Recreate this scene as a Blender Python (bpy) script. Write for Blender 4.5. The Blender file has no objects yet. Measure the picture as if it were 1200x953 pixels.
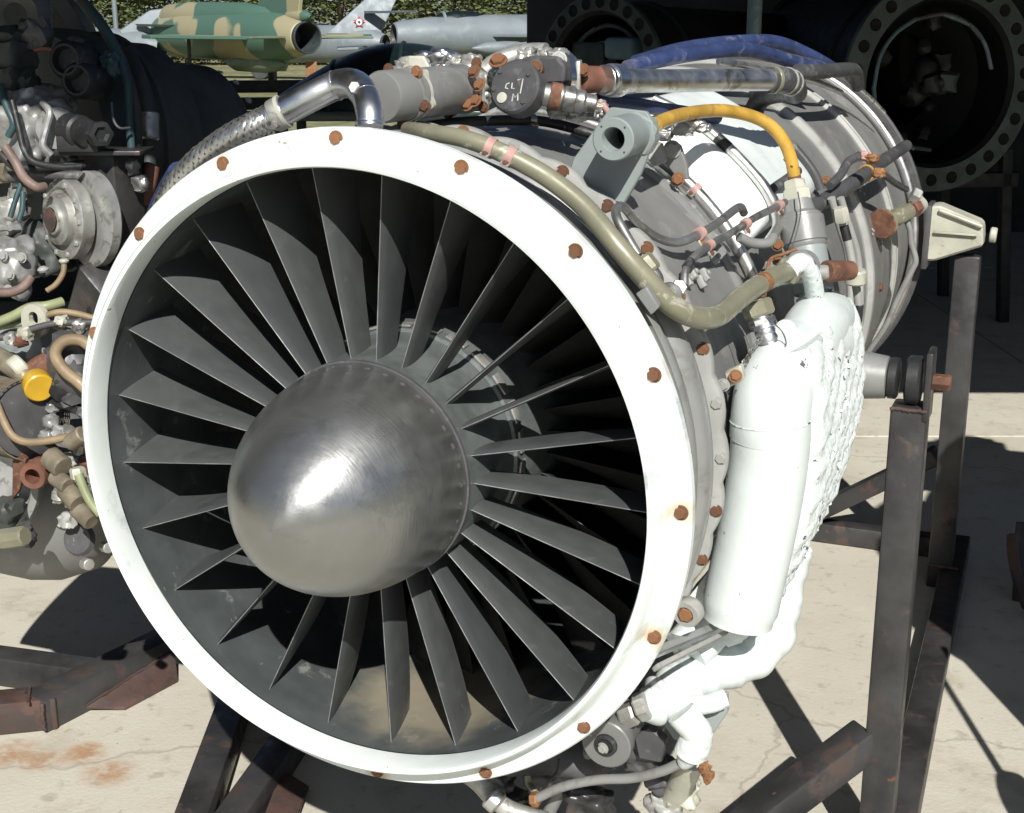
import bpy, bmesh, math, random
from mathutils import Vector, Matrix, noise
from math import sin, cos, pi, radians as R, sqrt
random.seed(7)
S = bpy.context.scene
C = S.collection
# ------------------------------------------------------------ camera
YAW, PITCH, FOC = 0.394745, R(-15.49), 1600.0
CAM = Vector((.9522, -1.6464, 1.6423))
H = 1.0                                   # height of the main engine's axis above the ground
cam = bpy.data.objects.new('camera', bpy.data.cameras.new('camera')); C.objects.link(cam)
cam.location = CAM; cam.rotation_euler = (pi/2 + PITCH, 0, YAW)
cam.data.sensor_width = 36; cam.data.lens = FOC/1200*36
cam.data.clip_start = .05; cam.data.clip_end = 2000
S.camera = cam
# ------------------------------------------------------------ light
TILT = Matrix.Rotation(R(1.35), 4, Vector((cos(YAW), sin(YAW), 0)))   # the engine sits nose down by a degree
SUN = (TILT.to_3x3() @ Vector((.366, -.677, .637))).normalized()      # towards the sun
w = bpy.data.worlds.new('World'); S.world = w; w.use_nodes = True
nt = w.node_tree; bg = nt.nodes['Background']; sky = nt.nodes.new('ShaderNodeTexSky')
sky.sky_type = 'NISHITA'; sky.sun_disc = False
sky.sun_elevation = math.asin(SUN.z); sky.sun_rotation = math.atan2(SUN.x, SUN.y); sky.air_density = .7; sky.dust_density = .6; sky.ozone_density = 1
nt.links.new(sky.outputs[0], bg.inputs[0]); bg.inputs[1].default_value = .05
sun = bpy.data.objects.new('sun', bpy.data.lights.new('sun', 'SUN')); C.objects.link(sun)
sun.data.energy = 5; sun.data.angle = R(.5); sun.data.color = (1, .965, .9)
sun.rotation_euler = SUN.to_track_quat('Z', 'Y').to_euler()
S.view_settings.view_transform = 'Standard'; S.view_settings.look = 'None'
S.view_settings.exposure = .2; S.view_settings.gamma = 1

# ------------------------------------------------------------ helpers: places
CR = Matrix.Rotation(YAW, 3, 'Z') @ Matrix.Rotation(PITCH, 3, 'X')
ENG = Matrix.Translation((0, 0, H)) @ TILT
ENGI = ENG.inverted()
def ray(px, py): return CR @ Vector(((px-600)/FOC, 1, (476.5-py)/FOC))
def wd(px, py, d): return CAM + ray(px, py)*d                       # world point seen at a pixel, d metres deep
def wz(px, py, z=0):                                                # ... on the level z
    v = ray(px, py); return CAM + v*((z-CAM.z)/v.z)
def at(px, py, r=None, y=None, x=None, z=None):                     # engine coordinates: on a cylinder r, a plane y / x / z
    o = ENGI @ CAM; v = ENGI.to_3x3() @ ray(px, py)
    if y is not None: t = (y-o.y)/v.y
    elif x is not None: t = (x-o.x)/v.x
    elif z is not None: t = (z-o.z)/v.z
    else:
        a = v.x**2+v.z**2; b = 2*(o.x*v.x+o.z*v.z); c = o.x**2+o.z**2-r*r; q = b*b-4*a*c
        t = (-b-sqrt(max(q, 0)))/(2*a)
    return o+v*t
def cyl(r, deg, y): return Vector((r*cos(R(deg)), y, r*sin(R(deg))))
# ------------------------------------------------------------ helpers: materials
MATS = {}
def mat(name, col, rough=.5, metal=0, var=.25, scale=8, col2=None, amt=.5, fine=None, bump=.15, bscale=60, rough2=.15, aniso=0, spots=None, coord='Object'):
    """base colour with soft large variation (var), patches of col2 (amt = cover 0..1), small spots (colour, cover, scale)."""
    m = bpy.data.materials.new(name); m.use_nodes = True; t = m.node_tree; N = t.nodes; L = t.links
    b = N['Principled BSDF']; tc = N.new('ShaderNodeTexCoord'); MATS[name] = m
    def nz(s, det=6, dist=0, rg=.55):
        n = N.new('ShaderNodeTexNoise'); n.inputs['Scale'].default_value = s; n.inputs['Detail'].default_value = det
        n.inputs['Roughness'].default_value = rg; n.inputs['Distortion'].default_value = dist
        L.new(tc.outputs[coord], n.inputs['Vector']); return n
    def ramp(src, a, c):
        r = N.new('ShaderNodeMapRange'); r.inputs[1].default_value = a; r.inputs[2].default_value = c
        r.interpolation_type = 'SMOOTHSTEP'; L.new(src, r.inputs[0]); return r.outputs[0]
    def mix(f, a, c):
        x = N.new('ShaderNodeMix'); x.data_type = 'RGBA'
        if isinstance(f, float): x.inputs[0].default_value = f
        else: L.new(f, x.inputs[0])
        for k, q in ((6, a), (7, c)):
            if isinstance(q, tuple): x.inputs[k].default_value = (*q, 1)
            else: L.new(q, x.inputs[k])
        return x.outputs[2]
    n1 = nz(scale)
    dk = tuple(c*(1-var) for c in col); lt = tuple(min(1, c*(1+var*.6)) for c in col)
    out = mix(ramp(n1.outputs[0], .3, .7), dk, lt)
    if col2:
        n2 = nz(scale*1.7, 8, .6, .65); e = .62-.3*amt
        out = mix(ramp(n2.outputs[0], e, e+.1), out, col2)
    if spots:
        n3 = nz(spots[2], 5, 0, .6); e = .72-.3*spots[1]
        out = mix(ramp(n3.outputs[0], e, e+.04), out, spots[0])
    L.new(out, b.inputs['Base Color'])
    n4 = nz(bscale, 5)
    r = N.new('ShaderNodeMapRange'); r.inputs[1].default_value = .3; r.inputs[2].default_value = .7
    r.inputs[3].default_value = max(.03, rough-rough2); r.inputs[4].default_value = min(1, rough+rough2)
    n5 = nz(scale*3, 8); L.new(n5.outputs[0], r.inputs[0]); L.new(r.outputs[0], b.inputs['Roughness'])
    b.inputs['Metallic'].default_value = metal
    if aniso: b.inputs['Anisotropic'].default_value = aniso
    if bump:
        bp = N.new('ShaderNodeBump'); bp.inputs['Strength'].default_value = bump; bp.inputs['Distance'].default_value = .004
        L.new(n4.outputs[0], bp.inputs['Height']); L.new(bp.outputs[0], b.inputs['Normal'])
    return m
RUST = (.16, .055, .022)
mat('white_paint', (.76, .82, .81), .42, 0, .06, 5, spots=((.45, .5, .47), .12, 30), bump=.08, bscale=40)
mat('flange_white', (.76, .82, .81), .4, 0, .1, 4, (.5, .57, .55), .12, bump=.15, bscale=30, spots=((.3, .27, .2), .12, 38))
mat('crust_white', (.66, .72, .71), .6, 0, .08, 12, bump=1, bscale=70, spots=((.08, .095, .095), .3, 48))
mat('tank_white', (.66, .72, .71), .42, 0, .06, 9, bump=.2, bscale=30, spots=((.2, .22, .22), .12, 60))
mat('vane_paint', (.088, .094, .095), .5, .0, .2, 9, (.12, .125, .125), .15, bump=.08, bscale=90)
mat('duct_paint', (.075, .085, .087), .5, .0, .25, 9, (.2, .21, .2), .12, bump=.1, bscale=60, spots=((.3, .3, .28), .06, 60))
mat('hub_paint', (.15, .17, .17), .42, .3, .25, 20, bump=.1)
mat('casing_grey', (.185, .188, .185), .5, .0, .16, 6, (.23, .23, .22), .2, bump=.1, bscale=50, spots=((.5, .5, .48), .04, 35))
mat('casing_light', (.26, .265, .26), .4, .15, .15, 8, (.2, .2, .19), .25, bump=.1, bscale=50)
mat('casing_pale', (.36, .365, .35), .52, .1, .15, 10, (.26, .25, .22), .22, bump=.08)
mat('bracket_grey', (.27, .305, .305), .5, 0, .1, 10, bump=.05, spots=((.5, .5, .48), .06, 40))
mat('olive_paint', (.24, .235, .165), .38, .1, .15, 12, (.5, .5, .42), .12, bump=.08, spots=((.12, .1, .06), .1, 40))
mat('yellow_hose', (.55, .33, .055), .45, 0, .3, 14, (.3, .19, .06), .25, bump=.2, spots=((.09, .06, .03), .22, 60))
mat('blue_hose', (.035, .055, .145), .42, 0, .35, 12, (.11, .12, .2), .25, bump=.12)
mat('black_rubber', (.022, .023, .025), .55, 0, .3, 14, (.07, .07, .07), .2, bump=.15)
mat('grey_rubber', (.07, .072, .075), .5, 0, .25, 14, (.14, .14, .14), .2, bump=.15)
mat('chrome', (.82, .83, .84), .33, 1, .1, 9, (.45, .43, .4), .12, bump=.06, bscale=25, rough2=.08)
mat('steel_tube', (.72, .72, .7), .43, 1, .15, 12, (.38, .34, .28), .2, bump=.06, rough2=.1)
mat('dull_steel', (.4, .4, .39), .42, .8, .25, 16, (.2, .18, .15), .25, bump=.15)
mat('alloy', (.5, .5, .47), .45, .6, .25, 18, (.25, .23, .2), .25, bump=.2)
mat('rusty_bolt', (.16, .075, .045), .8, .1, .4, 90, (.09, .04, .025), .5, bump=.5, bscale=250)
mat('rust', (.15, .07, .045), .85, 0, .4, 24, (.22, .11, .06), .35, bump=.4)
mat('rust_orange', (.3, .15, .065), .7, .1, .4, 40, (.2, .08, .04), .4, bump=.3)
mat('red_oxide', (.17, .075, .05), .7, 0, .3, 20, bump=.2)
mat('pink_sleeve', (.5, .3, .27), .6, 0, .2, 30, bump=.1)
mat('dark_box', (.085, .085, .09), .5, .1, .2, 15, (.13, .13, .13), .15, bump=.12, spots=((.3, .3, .3), .06, 60))
mat('chalk', (.55, .55, .52), .9, 0, .3, 80)
mat('stand_steel', (.05, .049, .05), .42, .15, .4, 7, (.085, .062, .055), .28, bump=.25, bscale=45, spots=((.17, .075, .05), .1, 26))
mat('stand_rust', (.105, .062, .052), .7, .1, .35, 9, (.065, .05, .046), .45, bump=.3)
mat('cream_metal', (.5, .5, .42), .5, .1, .15, 12, (.3, .26, .2), .18, bump=.08)
mat('black_void', (.006, .006, .006), .9, 0, 0, 5, bump=0)
def per_object(name, col2, amt=1.0):
    """alike pieces differ a little in colour from one another"""
    t = MATS[name].node_tree; N = t.nodes; L = t.links; b = N['Principled BSDF']; oi = N.new('ShaderNodeObjectInfo'); x = N.new('ShaderNodeMix'); x.data_type = 'RGBA'
    m = N.new('ShaderNodeMath'); m.operation = 'MULTIPLY'; m.inputs[1].default_value = amt; L.new(oi.outputs['Random'], m.inputs[0]); L.new(m.outputs[0], x.inputs[0])
    L.new(b.inputs['Base Color'].links[0].from_socket, x.inputs[6]); x.inputs[7].default_value = (*col2, 1); L.new(x.outputs[2], b.inputs['Base Color'])
per_object('rusty_bolt', (.36, .17, .08), .8); per_object('vane_paint', (.065, .072, .075), 1)
# ------------------------------------------------------------ helpers: meshes
def link(name, me, m, parent=None, mats=None):
    o = bpy.data.objects.new(name, me); C.objects.link(o)
    if m and not me.materials: me.materials.append(MATS[m])
    if parent: o.parent = parent
    return o
def obj(name, vf, m, parent=None, smooth=35):
    me = bpy.data.meshes.new(name); me.from_pydata([tuple(v) for v in vf[0]], [], vf[1]); me.validate()
    bm = bmesh.new(); bm.from_mesh(me); bmesh.ops.recalc_face_normals(bm, faces=bm.faces); bm.to_mesh(me); bm.free()
    if smooth:
        if len(me.vertices) in (642, 2562, 10242): smooth = 85
        me.shade_smooth(); me.set_sharp_from_angle(angle=R(smooth))
    return link(name, me, m, parent)
def join(*parts):
    V, F = [], []
    for v, f in parts:
        n = len(V); V += list(v); F += [tuple(i+n for i in q) for q in f]
    return V, F
def empty(name, label, cat, loc=(0, 0, 0), group=None, mw=None):
    o = bpy.data.objects.new(name, None); C.objects.link(o); o.empty_display_size = .1
    if mw: o.matrix_world = mw
    else: o.location = loc
    o['label'] = label; o['category'] = cat
    if group: o['group'] = group
    return o
def tag(o, label, cat, group=None):
    o['label'] = label; o['category'] = cat
    if group: o['group'] = group
    return o
def frame(d):
    d = Vector(d).normalized(); u = d.cross(Vector((0, 0, 1)))
    if u.length < .05: u = d.cross(Vector((0, 1, 0)))
    u.normalize(); return d, u, d.cross(u)
def lathe(prof, n=48, o=(0, 0, 0), d=(0, 1, 0), a0=0, a1=360, wob=None):
    """prof: (radius, distance along d); closed profile not needed."""
    o = Vector(o); d = Vector(d).normalized()
    if abs(d.y) > .999: u, v = Vector((1, 0, 0)), Vector((0, 0, 1))
    else: d, u, v = frame(d)
    full = abs(a1-a0) >= 360; k = n if full else n+1
    V = []
    for r, h in prof:
        for i in range(k):
            a = R(a0+(a1-a0)*i/n); rr = r+(wob(i/n, h, r) if wob else 0)
            V.append(o+d*h+(u*cos(a)+v*sin(a))*rr)
    F = []
    for j in range(len(prof)-1):
        for i in range(n):
            i2 = (i+1) % k
            F.append((j*k+i, j*k+i2, (j+1)*k+i2, (j+1)*k+i))
    if full:
        if prof[0][0] > 1e-4 and prof[0][0] < 0: pass
    return V, F
def disc_caps(vf, n, m):
    V, F = vf; F = F+[tuple(range(n))]+[tuple(range((m-1)*n, m*n))]; return V, F
def rod(p0, p1, r0, r1=None, n=20, ch=.15):
    """capped round bar with a small chamfer."""
    p0 = Vector(p0); p1 = Vector(p1); L = (p1-p0).length; r1 = r0 if r1 is None else r1
    c = min(ch*r0, L*.3)
    pr = [(r0-c, 0), (r0, c), (r1, L-c), (r1-c, L)]
    return disc_caps(lathe(pr, n, p0, p1-p0), n, 4)
def turned(p0, d, prof, n=24):
    """capped lathe from p0 along d."""
    return disc_caps(lathe(prof, n, p0, d), n, len(prof))
def catmull(pts, k=6):
    P = [Vector(p) for p in pts]
    if len(P) < 3: return P
    Q = [P[0]*2-P[1]]+P+[P[-1]*2-P[-2]]; out = []
    for i in range(1, len(Q)-2):
        a, b, c, d = Q[i-1:i+3]
        for s in range(k):
            t = s/k
            out.append(.5*((2*b)+(c-a)*t+(2*a-5*b+4*c-d)*t*t+(3*b-a-3*c+d)*t**3))
    out.append(P[-1]); return out
def tube(pts, r, n=14, k=6, caps=True, smooth=True):
    P = catmull(pts, k) if smooth else [Vector(p) for p in pts]
    m = len(P); V, F = [], []
    T = [(P[min(i+1, m-1)]-P[max(i-1, 0)]).normalized() for i in range(m)]
    _, u, _ = frame(T[0])
    for i in range(m):
        u = (u-T[i]*u.dot(T[i])).normalized(); v = T[i].cross(u)
        rr = r(i/(m-1)) if callable(r) else r
        for j in range(n):
            a = 2*pi*j/n; V.append(P[i]+(u*cos(a)+v*sin(a))*rr)
    for i in range(m-1):
        for j in range(n): F.append((i*n+j, i*n+(j+1) % n, (i+1)*n+(j+1) % n, (i+1)*n+j))
    if caps: F += [tuple(range(n)), tuple(range((m-1)*n, m*n))]
    return V, F
def along(pts, t, k=6):
    """point and tangent at fraction t of a smoothed path."""
    P = catmull(pts, k); i = min(int(t*(len(P)-1)), len(P)-2)
    return P[i], (P[i+1]-P[i]).normalized()
def box(sx, sy, sz, M=None, bev=.004):
    bm = bmesh.new(); bmesh.ops.create_cube(bm, size=1)
    bmesh.ops.scale(bm, vec=(sx, sy, sz), verts=bm.verts)
    if bev: bmesh.ops.bevel(bm, geom=list(bm.edges), offset=bev, segments=2, affect='EDGES', profile=.5)
    if M is not None: bmesh.ops.transform(bm, matrix=M, verts=bm.verts)
    bm.verts.index_update(); r = ([v.co.copy() for v in bm.verts], [tuple(v.index for v in f.verts) for f in bm.faces]); bm.free(); return r
def mtx(o, x, y, z):
    x, y, z = Vector(x).normalized(), Vector(y).normalized(), Vector(z).normalized(); o = Vector(o)
    return Matrix(((x.x, y.x, z.x, o.x), (x.y, y.y, z.y, o.y), (x.z, y.z, z.z, o.z), (0, 0, 0, 1)))
def beam(p0, p1, w, h, up=(0, 0, 1), bev=.006):
    p0, p1 = Vector(p0), Vector(p1); d = (p1-p0); L = d.length; d.normalize()
    s = d.cross(Vector(up)).normalized(); u = s.cross(d)
    return box(w, L, h, mtx((p0+p1)/2, s, d, u), bev)
def prism(poly, d, bev=0):
    """polygon (list of points) pushed along vector d."""
    d = Vector(d); n = len(poly); V = [Vector(p) for p in poly]+[Vector(p)+d for p in poly]
    F = [tuple(range(n)), tuple(range(n, 2*n))]+[(i, (i+1) % n, n+(i+1) % n, n+i) for i in range(n)]
    if not bev: return V, F
    bm = bmesh.new(); vs = [bm.verts.new(v) for v in V]
    for f in F: bm.faces.new([vs[i] for i in f])
    bmesh.ops.recalc_face_normals(bm, faces=bm.faces)
    bmesh.ops.bevel(bm, geom=list(bm.edges), offset=bev, segments=1, affect='EDGES')
    bm.verts.index_update(); r = ([v.co.copy() for v in bm.verts], [tuple(v.index for v in f.verts) for f in bm.faces]); bm.free(); return r
def plate(outline, hole, d, o, u, v):
    """flat plate in the frame (o, u, v); outline and hole are functions of angle -> radius."""
    n = 96; d = Vector(d); o = Vector(o); V = []; F = []
    for k, (fn, off) in enumerate(((outline, 0), (outline, 1), (hole, 1), (hole, 0))):
        for i in range(n):
            a = 2*pi*i/n; r = fn(a); V.append(o+d*off+Vector(u)*r*cos(a)+Vector(v)*r*sin(a))
    for k in range(4):
        for i in range(n): F.append((k*n+i, k*n+(i+1) % n, ((k+1) % 4)*n+(i+1) % n, ((k+1) % 4)*n+i))
    return V, F
def lump(c, sx, sy, sz, amp=.25, freq=1.5, seed=0, sub=4, M=None):
    bm = bmesh.new(); bmesh.ops.create_icosphere(bm, subdivisions=sub, radius=1)
    for v in bm.verts:
        p = v.co.copy(); k = 1+amp*noise.fractal(p*freq+Vector((seed*7.3, seed*1.7, 0)), 1, 2, 3)
        q = Vector([math.copysign(abs(t)**.75, t) for t in p])*k
        v.co = Vector((q.x*sx, q.y*sy, q.z*sz))+p*(min(sx, sy, sz)*.06*math.copysign(1, sin(p.z*9+seed)))
    if M is not None: bmesh.ops.transform(bm, matrix=M, verts=bm.verts)
    bm.verts.index_update(); r = ([v.co+Vector(c) for v in bm.verts], [tuple(v.index for v in f.verts) for f in bm.faces]); bm.free(); return r
# one hex bolt mesh shared by all bolts
def bolt_mesh(name, m, washer=True, sq=6):
    pr = []
    a = lathe([(1.0, 0), (1.0, .55), (.86, .72), (.0001, .72)], sq, (0, 0, 0), (0, 0, 1))
    parts = [a]
    if washer: parts.append(lathe([(1.28, 0), (1.28, .14), (.9, .16)], 18, (0, 0, 0), (0, 0, 1)))
    o = obj(name, join(*parts), m, None, 30); me = o.data; bpy.data.objects.remove(o); return me
BOLT_R = bolt_mesh('bolt', 'rusty_bolt'); BOLT_S = bolt_mesh('bolt', 'casing_pale'); BOLT_D = bolt_mesh('bolt', 'dark_box'); BOLT_O = bolt_mesh('bolt', 'rust_orange')
def bolt(p, nrm, s, parent=None, me=None, name='bolt', turn=None):
    o = bpy.data.objects.new(name, me or BOLT_R); C.objects.link(o)
    q = Vector(nrm).to_track_quat('Z', 'Y').to_matrix().to_4x4()
    o.matrix_local = Matrix.Translation(p) @ q @ Matrix.Rotation(random.random()*6 if turn is None else turn, 4, 'Z') @ Matrix.Scale(s, 4)
    if parent: o.parent = parent
    return o
# ============================================================ THE SETTING
def ground_material(name, kind):
    m = bpy.data.materials.new(name); m.use_nodes = True; t = m.node_tree; N = t.nodes; L = t.links; b = N['Principled BSDF']
    tc = N.new('ShaderNodeTexCoord'); MATS[name] = m
    def nz(s, det=8, dist=0, rg=.6):
        n = N.new('ShaderNodeTexNoise'); n.inputs['Scale'].default_value = s; n.inputs['Detail'].default_value = det
        n.inputs['Roughness'].default_value = rg; n.inputs['Distortion'].default_value = dist; L.new(tc.outputs['Object'], n.inputs['Vector']); return n.outputs[0]
    def ramp(src, a, c, lo=0, hi=1):
        r = N.new('ShaderNodeMapRange'); r.interpolation_type = 'SMOOTHSTEP'; r.inputs[1].default_value = a; r.inputs[2].default_value = c
        r.inputs[3].default_value = lo; r.inputs[4].default_value = hi; L.new(src, r.inputs[0]); return r.outputs[0]
    def mix(f, a, c):
        x = N.new('ShaderNodeMix'); x.data_type = 'RGBA'
        L.new(f, x.inputs[0])
        for k, q in ((6, a), (7, c)):
            if isinstance(q, tuple): x.inputs[k].default_value = (*q, 1)
            else: L.new(q, x.inputs[k])
        return x.outputs[2]
    def mul(a, c):
        x = N.new('ShaderNodeMath'); x.operation = 'MULTIPLY'; L.new(a, x.inputs[0]); L.new(c, x.inputs[1]); return x.outputs[0]
    if kind == 'concrete':
        out = mix(ramp(nz(1.6), .35, .65), (.54, .51, .425), (.60, .57, .485))
        out = mix(ramp(nz(3.5, 8, .3), .52, .72), out, (.45, .415, .33))
        out = mix(ramp(nz(17, 8, .2), .56, .7, 0, .6), out, (.34, .31, .24))
        out = mix(ramp(nz(8, 8, .5), .6, .66, 0, .6), out, (.60, .57, .48))
        sp = N.new('ShaderNodeTexVoronoi'); sp.feature = 'F1'; sp.inputs['Scale'].default_value = 38; L.new(tc.outputs['Object'], sp.inputs['Vector'])
        out = mix(mul(ramp(sp.outputs['Distance'], .12, .04), ramp(nz(6), .5, .6)), out, (.2, .17, .13))
        cr = N.new('ShaderNodeTexVoronoi'); cr.feature = 'DISTANCE_TO_EDGE'; cr.inputs['Scale'].default_value = .45
        nn = N.new('ShaderNodeTexNoise'); nn.inputs['Scale'].default_value = 5; nn.inputs['Detail'].default_value = 6; L.new(tc.outputs['Object'], nn.inputs['Vector'])
        ad = N.new('ShaderNodeVectorMath'); ad.operation = 'MULTIPLY_ADD'; ad.inputs[1].default_value = (.25, .25, 0); L.new(nn.outputs['Color'], ad.inputs[0]); L.new(tc.outputs['Object'], ad.inputs[2]); L.new(ad.outputs[0], cr.inputs['Vector'])
        out = mix(ramp(cr.outputs[0], .004, .0005, 0, .35), out, (.2, .17, .13))
        for (px, py, rad) in ((98, 885, .075), (128, 907, .085), (100, 880, .05), (15, 885, .09), (50, 893, .07)):       # rust stains
            g = wz(px, py); ds = N.new('ShaderNodeVectorMath'); ds.operation = 'DISTANCE'; ds.inputs[1].default_value = g; L.new(tc.outputs['Object'], ds.inputs[0])
            f = mul(ramp(ds.outputs['Value'], rad, rad*.15), ramp(nz(30, 10, .2), .3, .6, .15, .9))
            out = mix(f, out, (.42, .25, .14))
        b.inputs['Roughness'].default_value = .9; bs, bd = 90, .003
    elif kind == 'grass':
        out = mix(ramp(nz(.25), .4, .6), (.2, .2, .1), (.34, .3, .18)); out = mix(ramp(nz(3), .45, .62), out, (.12, .15, .05))
        b.inputs['Roughness'].default_value = 1; bs, bd = 30, .03
    bp = N.new('ShaderNodeBump'); bp.inputs['Strength'].default_value = .45; bp.inputs['Distance'].default_value = bd
    L.new(nz(bs), bp.inputs['Height']); L.new(bp.outputs[0], b.inputs['Normal']); L.new(out, b.inputs['Base Color'])
ground_material('concrete', 'concrete'); ground_material('dry_grass', 'grass')
FWD = Vector((-sin(YAW), cos(YAW), 0)); RGT = Vector((cos(YAW), sin(YAW), 0)); C0 = Vector((CAM.x, CAM.y, 0))
def uv(u, v, z=0): return C0+RGT*u+FWD*v+Vector((0, 0, z))       # metres right of and ahead of the camera
g = obj('ground', ([(-900, -900, -.004), (900, -900, -.004), (900, 900, -.004), (-900, 900, -.004)], [(0, 1, 2, 3)]), 'dry_grass', None, 0); g['kind'] = 'structure'
mat('joint_dirt', (.2, .17, .12), .95)
# poured slabs with recessed joints
pv = empty('pavement', '', ''); del pv['label']; del pv['category']; pv['kind'] = 'structure'
jf = obj('joint_bed', ([uv(-9, -4, -.001), uv(12, -4, -.001), uv(12, 15, -.001), uv(-9, 15, -.001)], [(0, 1, 2, 3)]), 'joint_dirt', pv, 0)
us = [-9, -5.2, -1.9, 2.6, 6, 9, 12]; vs_ = [-4, -.6, 1.6, 5.45, 9.6, 15]
for i in range(len(us)-1):
    for j in range(len(vs_)-1):
        c0, c1, d0, d1 = us[i]+.003, us[i+1]-.003, vs_[j]+.003, vs_[j+1]-.003
        e = .006
        V = [uv(c0, d0, -.002), uv(c1, d0, -.002), uv(c1, d1, -.002), uv(c0, d1, -.002), uv(c0+e, d0+e, .003), uv(c1-e, d0+e, .003), uv(c1-e, d1-e, .003), uv(c0+e, d1-e, .003)]
        obj('concrete_slab', (V, [(4, 5, 6, 7), (0, 1, 5, 4), (1, 2, 6, 5), (2, 3, 7, 6), (3, 0, 4, 7)]), 'concrete', pv, 0)
# ---- shelter, plus the added left roof: sheets on posts keeping exhibits dark
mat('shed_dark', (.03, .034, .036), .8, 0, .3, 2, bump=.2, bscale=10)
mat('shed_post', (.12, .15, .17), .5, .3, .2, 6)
def shelter(name, label, u0, u1, v0, v1, h, posts, side=None, wall=None, drop=.5):
    s = empty(name, label, 'shelter', uv((u0+u1)/2, (v0+v1)/2))
    s.rotation_euler.z = YAW
    loc = lambda p: Vector(p)
    cu, cv = (u0+u1)/2, (v0+v1)/2
    n = 40; V = []; F = []
    k = int((u1-u0)/.09)
    for i in range(k+1):
        u = u0-cu+(u1-u0)*i/k; z = h+.025*(1 if i % 2 else -1)
        V += [(u, v0-cv, z), (u, v1-cv, z-drop), (u, v0-cv, z+.004), (u, v1-cv, z-drop+.004)]
    for i in range(k):
        a, b = 4*i, 4*i+4
        F += [(a, b, b+1, a+1), (a+2, b+2, b+3, a+3), (a, b, b+2, a+2), (a+1, b+1, b+3, a+3)]
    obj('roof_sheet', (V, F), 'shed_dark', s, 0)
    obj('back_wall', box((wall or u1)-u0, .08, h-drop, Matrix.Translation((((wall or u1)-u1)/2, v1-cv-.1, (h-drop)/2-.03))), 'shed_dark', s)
    if side:
        for q in side: obj('side_wall', box(.08, v1-v0-.4, min(h, h-drop)-.1, Matrix.Translation((q-cu, .1, (min(h, h-drop)-.1)/2))), 'shed_dark', s)
    for (u, v) in posts: obj('roof_post', beam((u-cu, v-cv, 0), (u-cu, v-cv, h-.1-drop*(v-v0)/(v1-v0)), .06, .06, (0, 1, 0)), 'shed_post', s)
    for v in (v0+.1, (v0+v1)/2): obj('purlin', beam((u0-cu, v-cv, h-.1-drop*(v-v0)/(v1-v0)), (u1-cu, v-cv, h-.1-drop*(v-v0)/(v1-v0)), .06, .1), 'shed_post', s)
    return s
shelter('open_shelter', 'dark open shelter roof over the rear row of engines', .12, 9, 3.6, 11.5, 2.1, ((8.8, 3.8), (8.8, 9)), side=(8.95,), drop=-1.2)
# ============================================================ BACKGROUND
def broot(name, label, cat, loc, group=None, rz=0):
    e = empty(name, label, cat, (0, 0, 0), group); e.matrix_world = Matrix.Translation(loc) @ Matrix.Rotation(rz, 4, 'Z'); return e
# ---- engines in the shade of the shelter
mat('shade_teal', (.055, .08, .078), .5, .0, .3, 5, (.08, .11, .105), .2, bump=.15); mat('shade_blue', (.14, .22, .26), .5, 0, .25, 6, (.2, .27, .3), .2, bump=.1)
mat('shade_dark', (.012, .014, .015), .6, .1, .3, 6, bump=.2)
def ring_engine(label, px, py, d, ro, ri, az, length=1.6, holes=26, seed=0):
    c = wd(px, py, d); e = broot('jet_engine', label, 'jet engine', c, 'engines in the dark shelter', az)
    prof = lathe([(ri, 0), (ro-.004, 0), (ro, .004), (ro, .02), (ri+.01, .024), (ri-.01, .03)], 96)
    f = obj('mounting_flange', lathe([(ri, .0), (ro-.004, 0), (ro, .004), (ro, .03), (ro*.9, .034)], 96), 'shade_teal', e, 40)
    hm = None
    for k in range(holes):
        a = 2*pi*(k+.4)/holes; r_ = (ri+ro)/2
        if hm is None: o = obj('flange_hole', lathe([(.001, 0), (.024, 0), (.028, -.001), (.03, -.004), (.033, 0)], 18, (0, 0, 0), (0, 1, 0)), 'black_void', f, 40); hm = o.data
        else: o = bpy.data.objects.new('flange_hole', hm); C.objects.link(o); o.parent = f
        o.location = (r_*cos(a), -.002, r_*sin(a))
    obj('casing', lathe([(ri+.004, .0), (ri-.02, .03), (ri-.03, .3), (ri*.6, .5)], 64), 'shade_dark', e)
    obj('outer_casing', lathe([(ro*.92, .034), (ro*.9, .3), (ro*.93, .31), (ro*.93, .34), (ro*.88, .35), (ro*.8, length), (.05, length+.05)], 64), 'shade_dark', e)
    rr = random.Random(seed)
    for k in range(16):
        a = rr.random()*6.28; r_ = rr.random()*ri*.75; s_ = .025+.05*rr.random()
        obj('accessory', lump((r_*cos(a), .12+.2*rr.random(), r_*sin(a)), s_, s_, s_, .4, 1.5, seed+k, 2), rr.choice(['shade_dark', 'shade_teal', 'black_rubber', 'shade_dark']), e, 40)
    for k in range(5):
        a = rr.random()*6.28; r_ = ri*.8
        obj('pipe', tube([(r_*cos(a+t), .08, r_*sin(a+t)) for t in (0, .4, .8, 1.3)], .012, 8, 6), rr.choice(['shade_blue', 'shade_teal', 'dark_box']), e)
    return e
ring_engine('shaded engine with a wide drilled ring flange, rightmost in the shelter', 1103, 98, 7.4, .585, .455, R(38), seed=3)
e2 = ring_engine('shaded teal engine with an arched drilled flange behind the blue hoses', 700, 100, 7.6, .49, .40, R(-25), seed=8)
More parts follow.
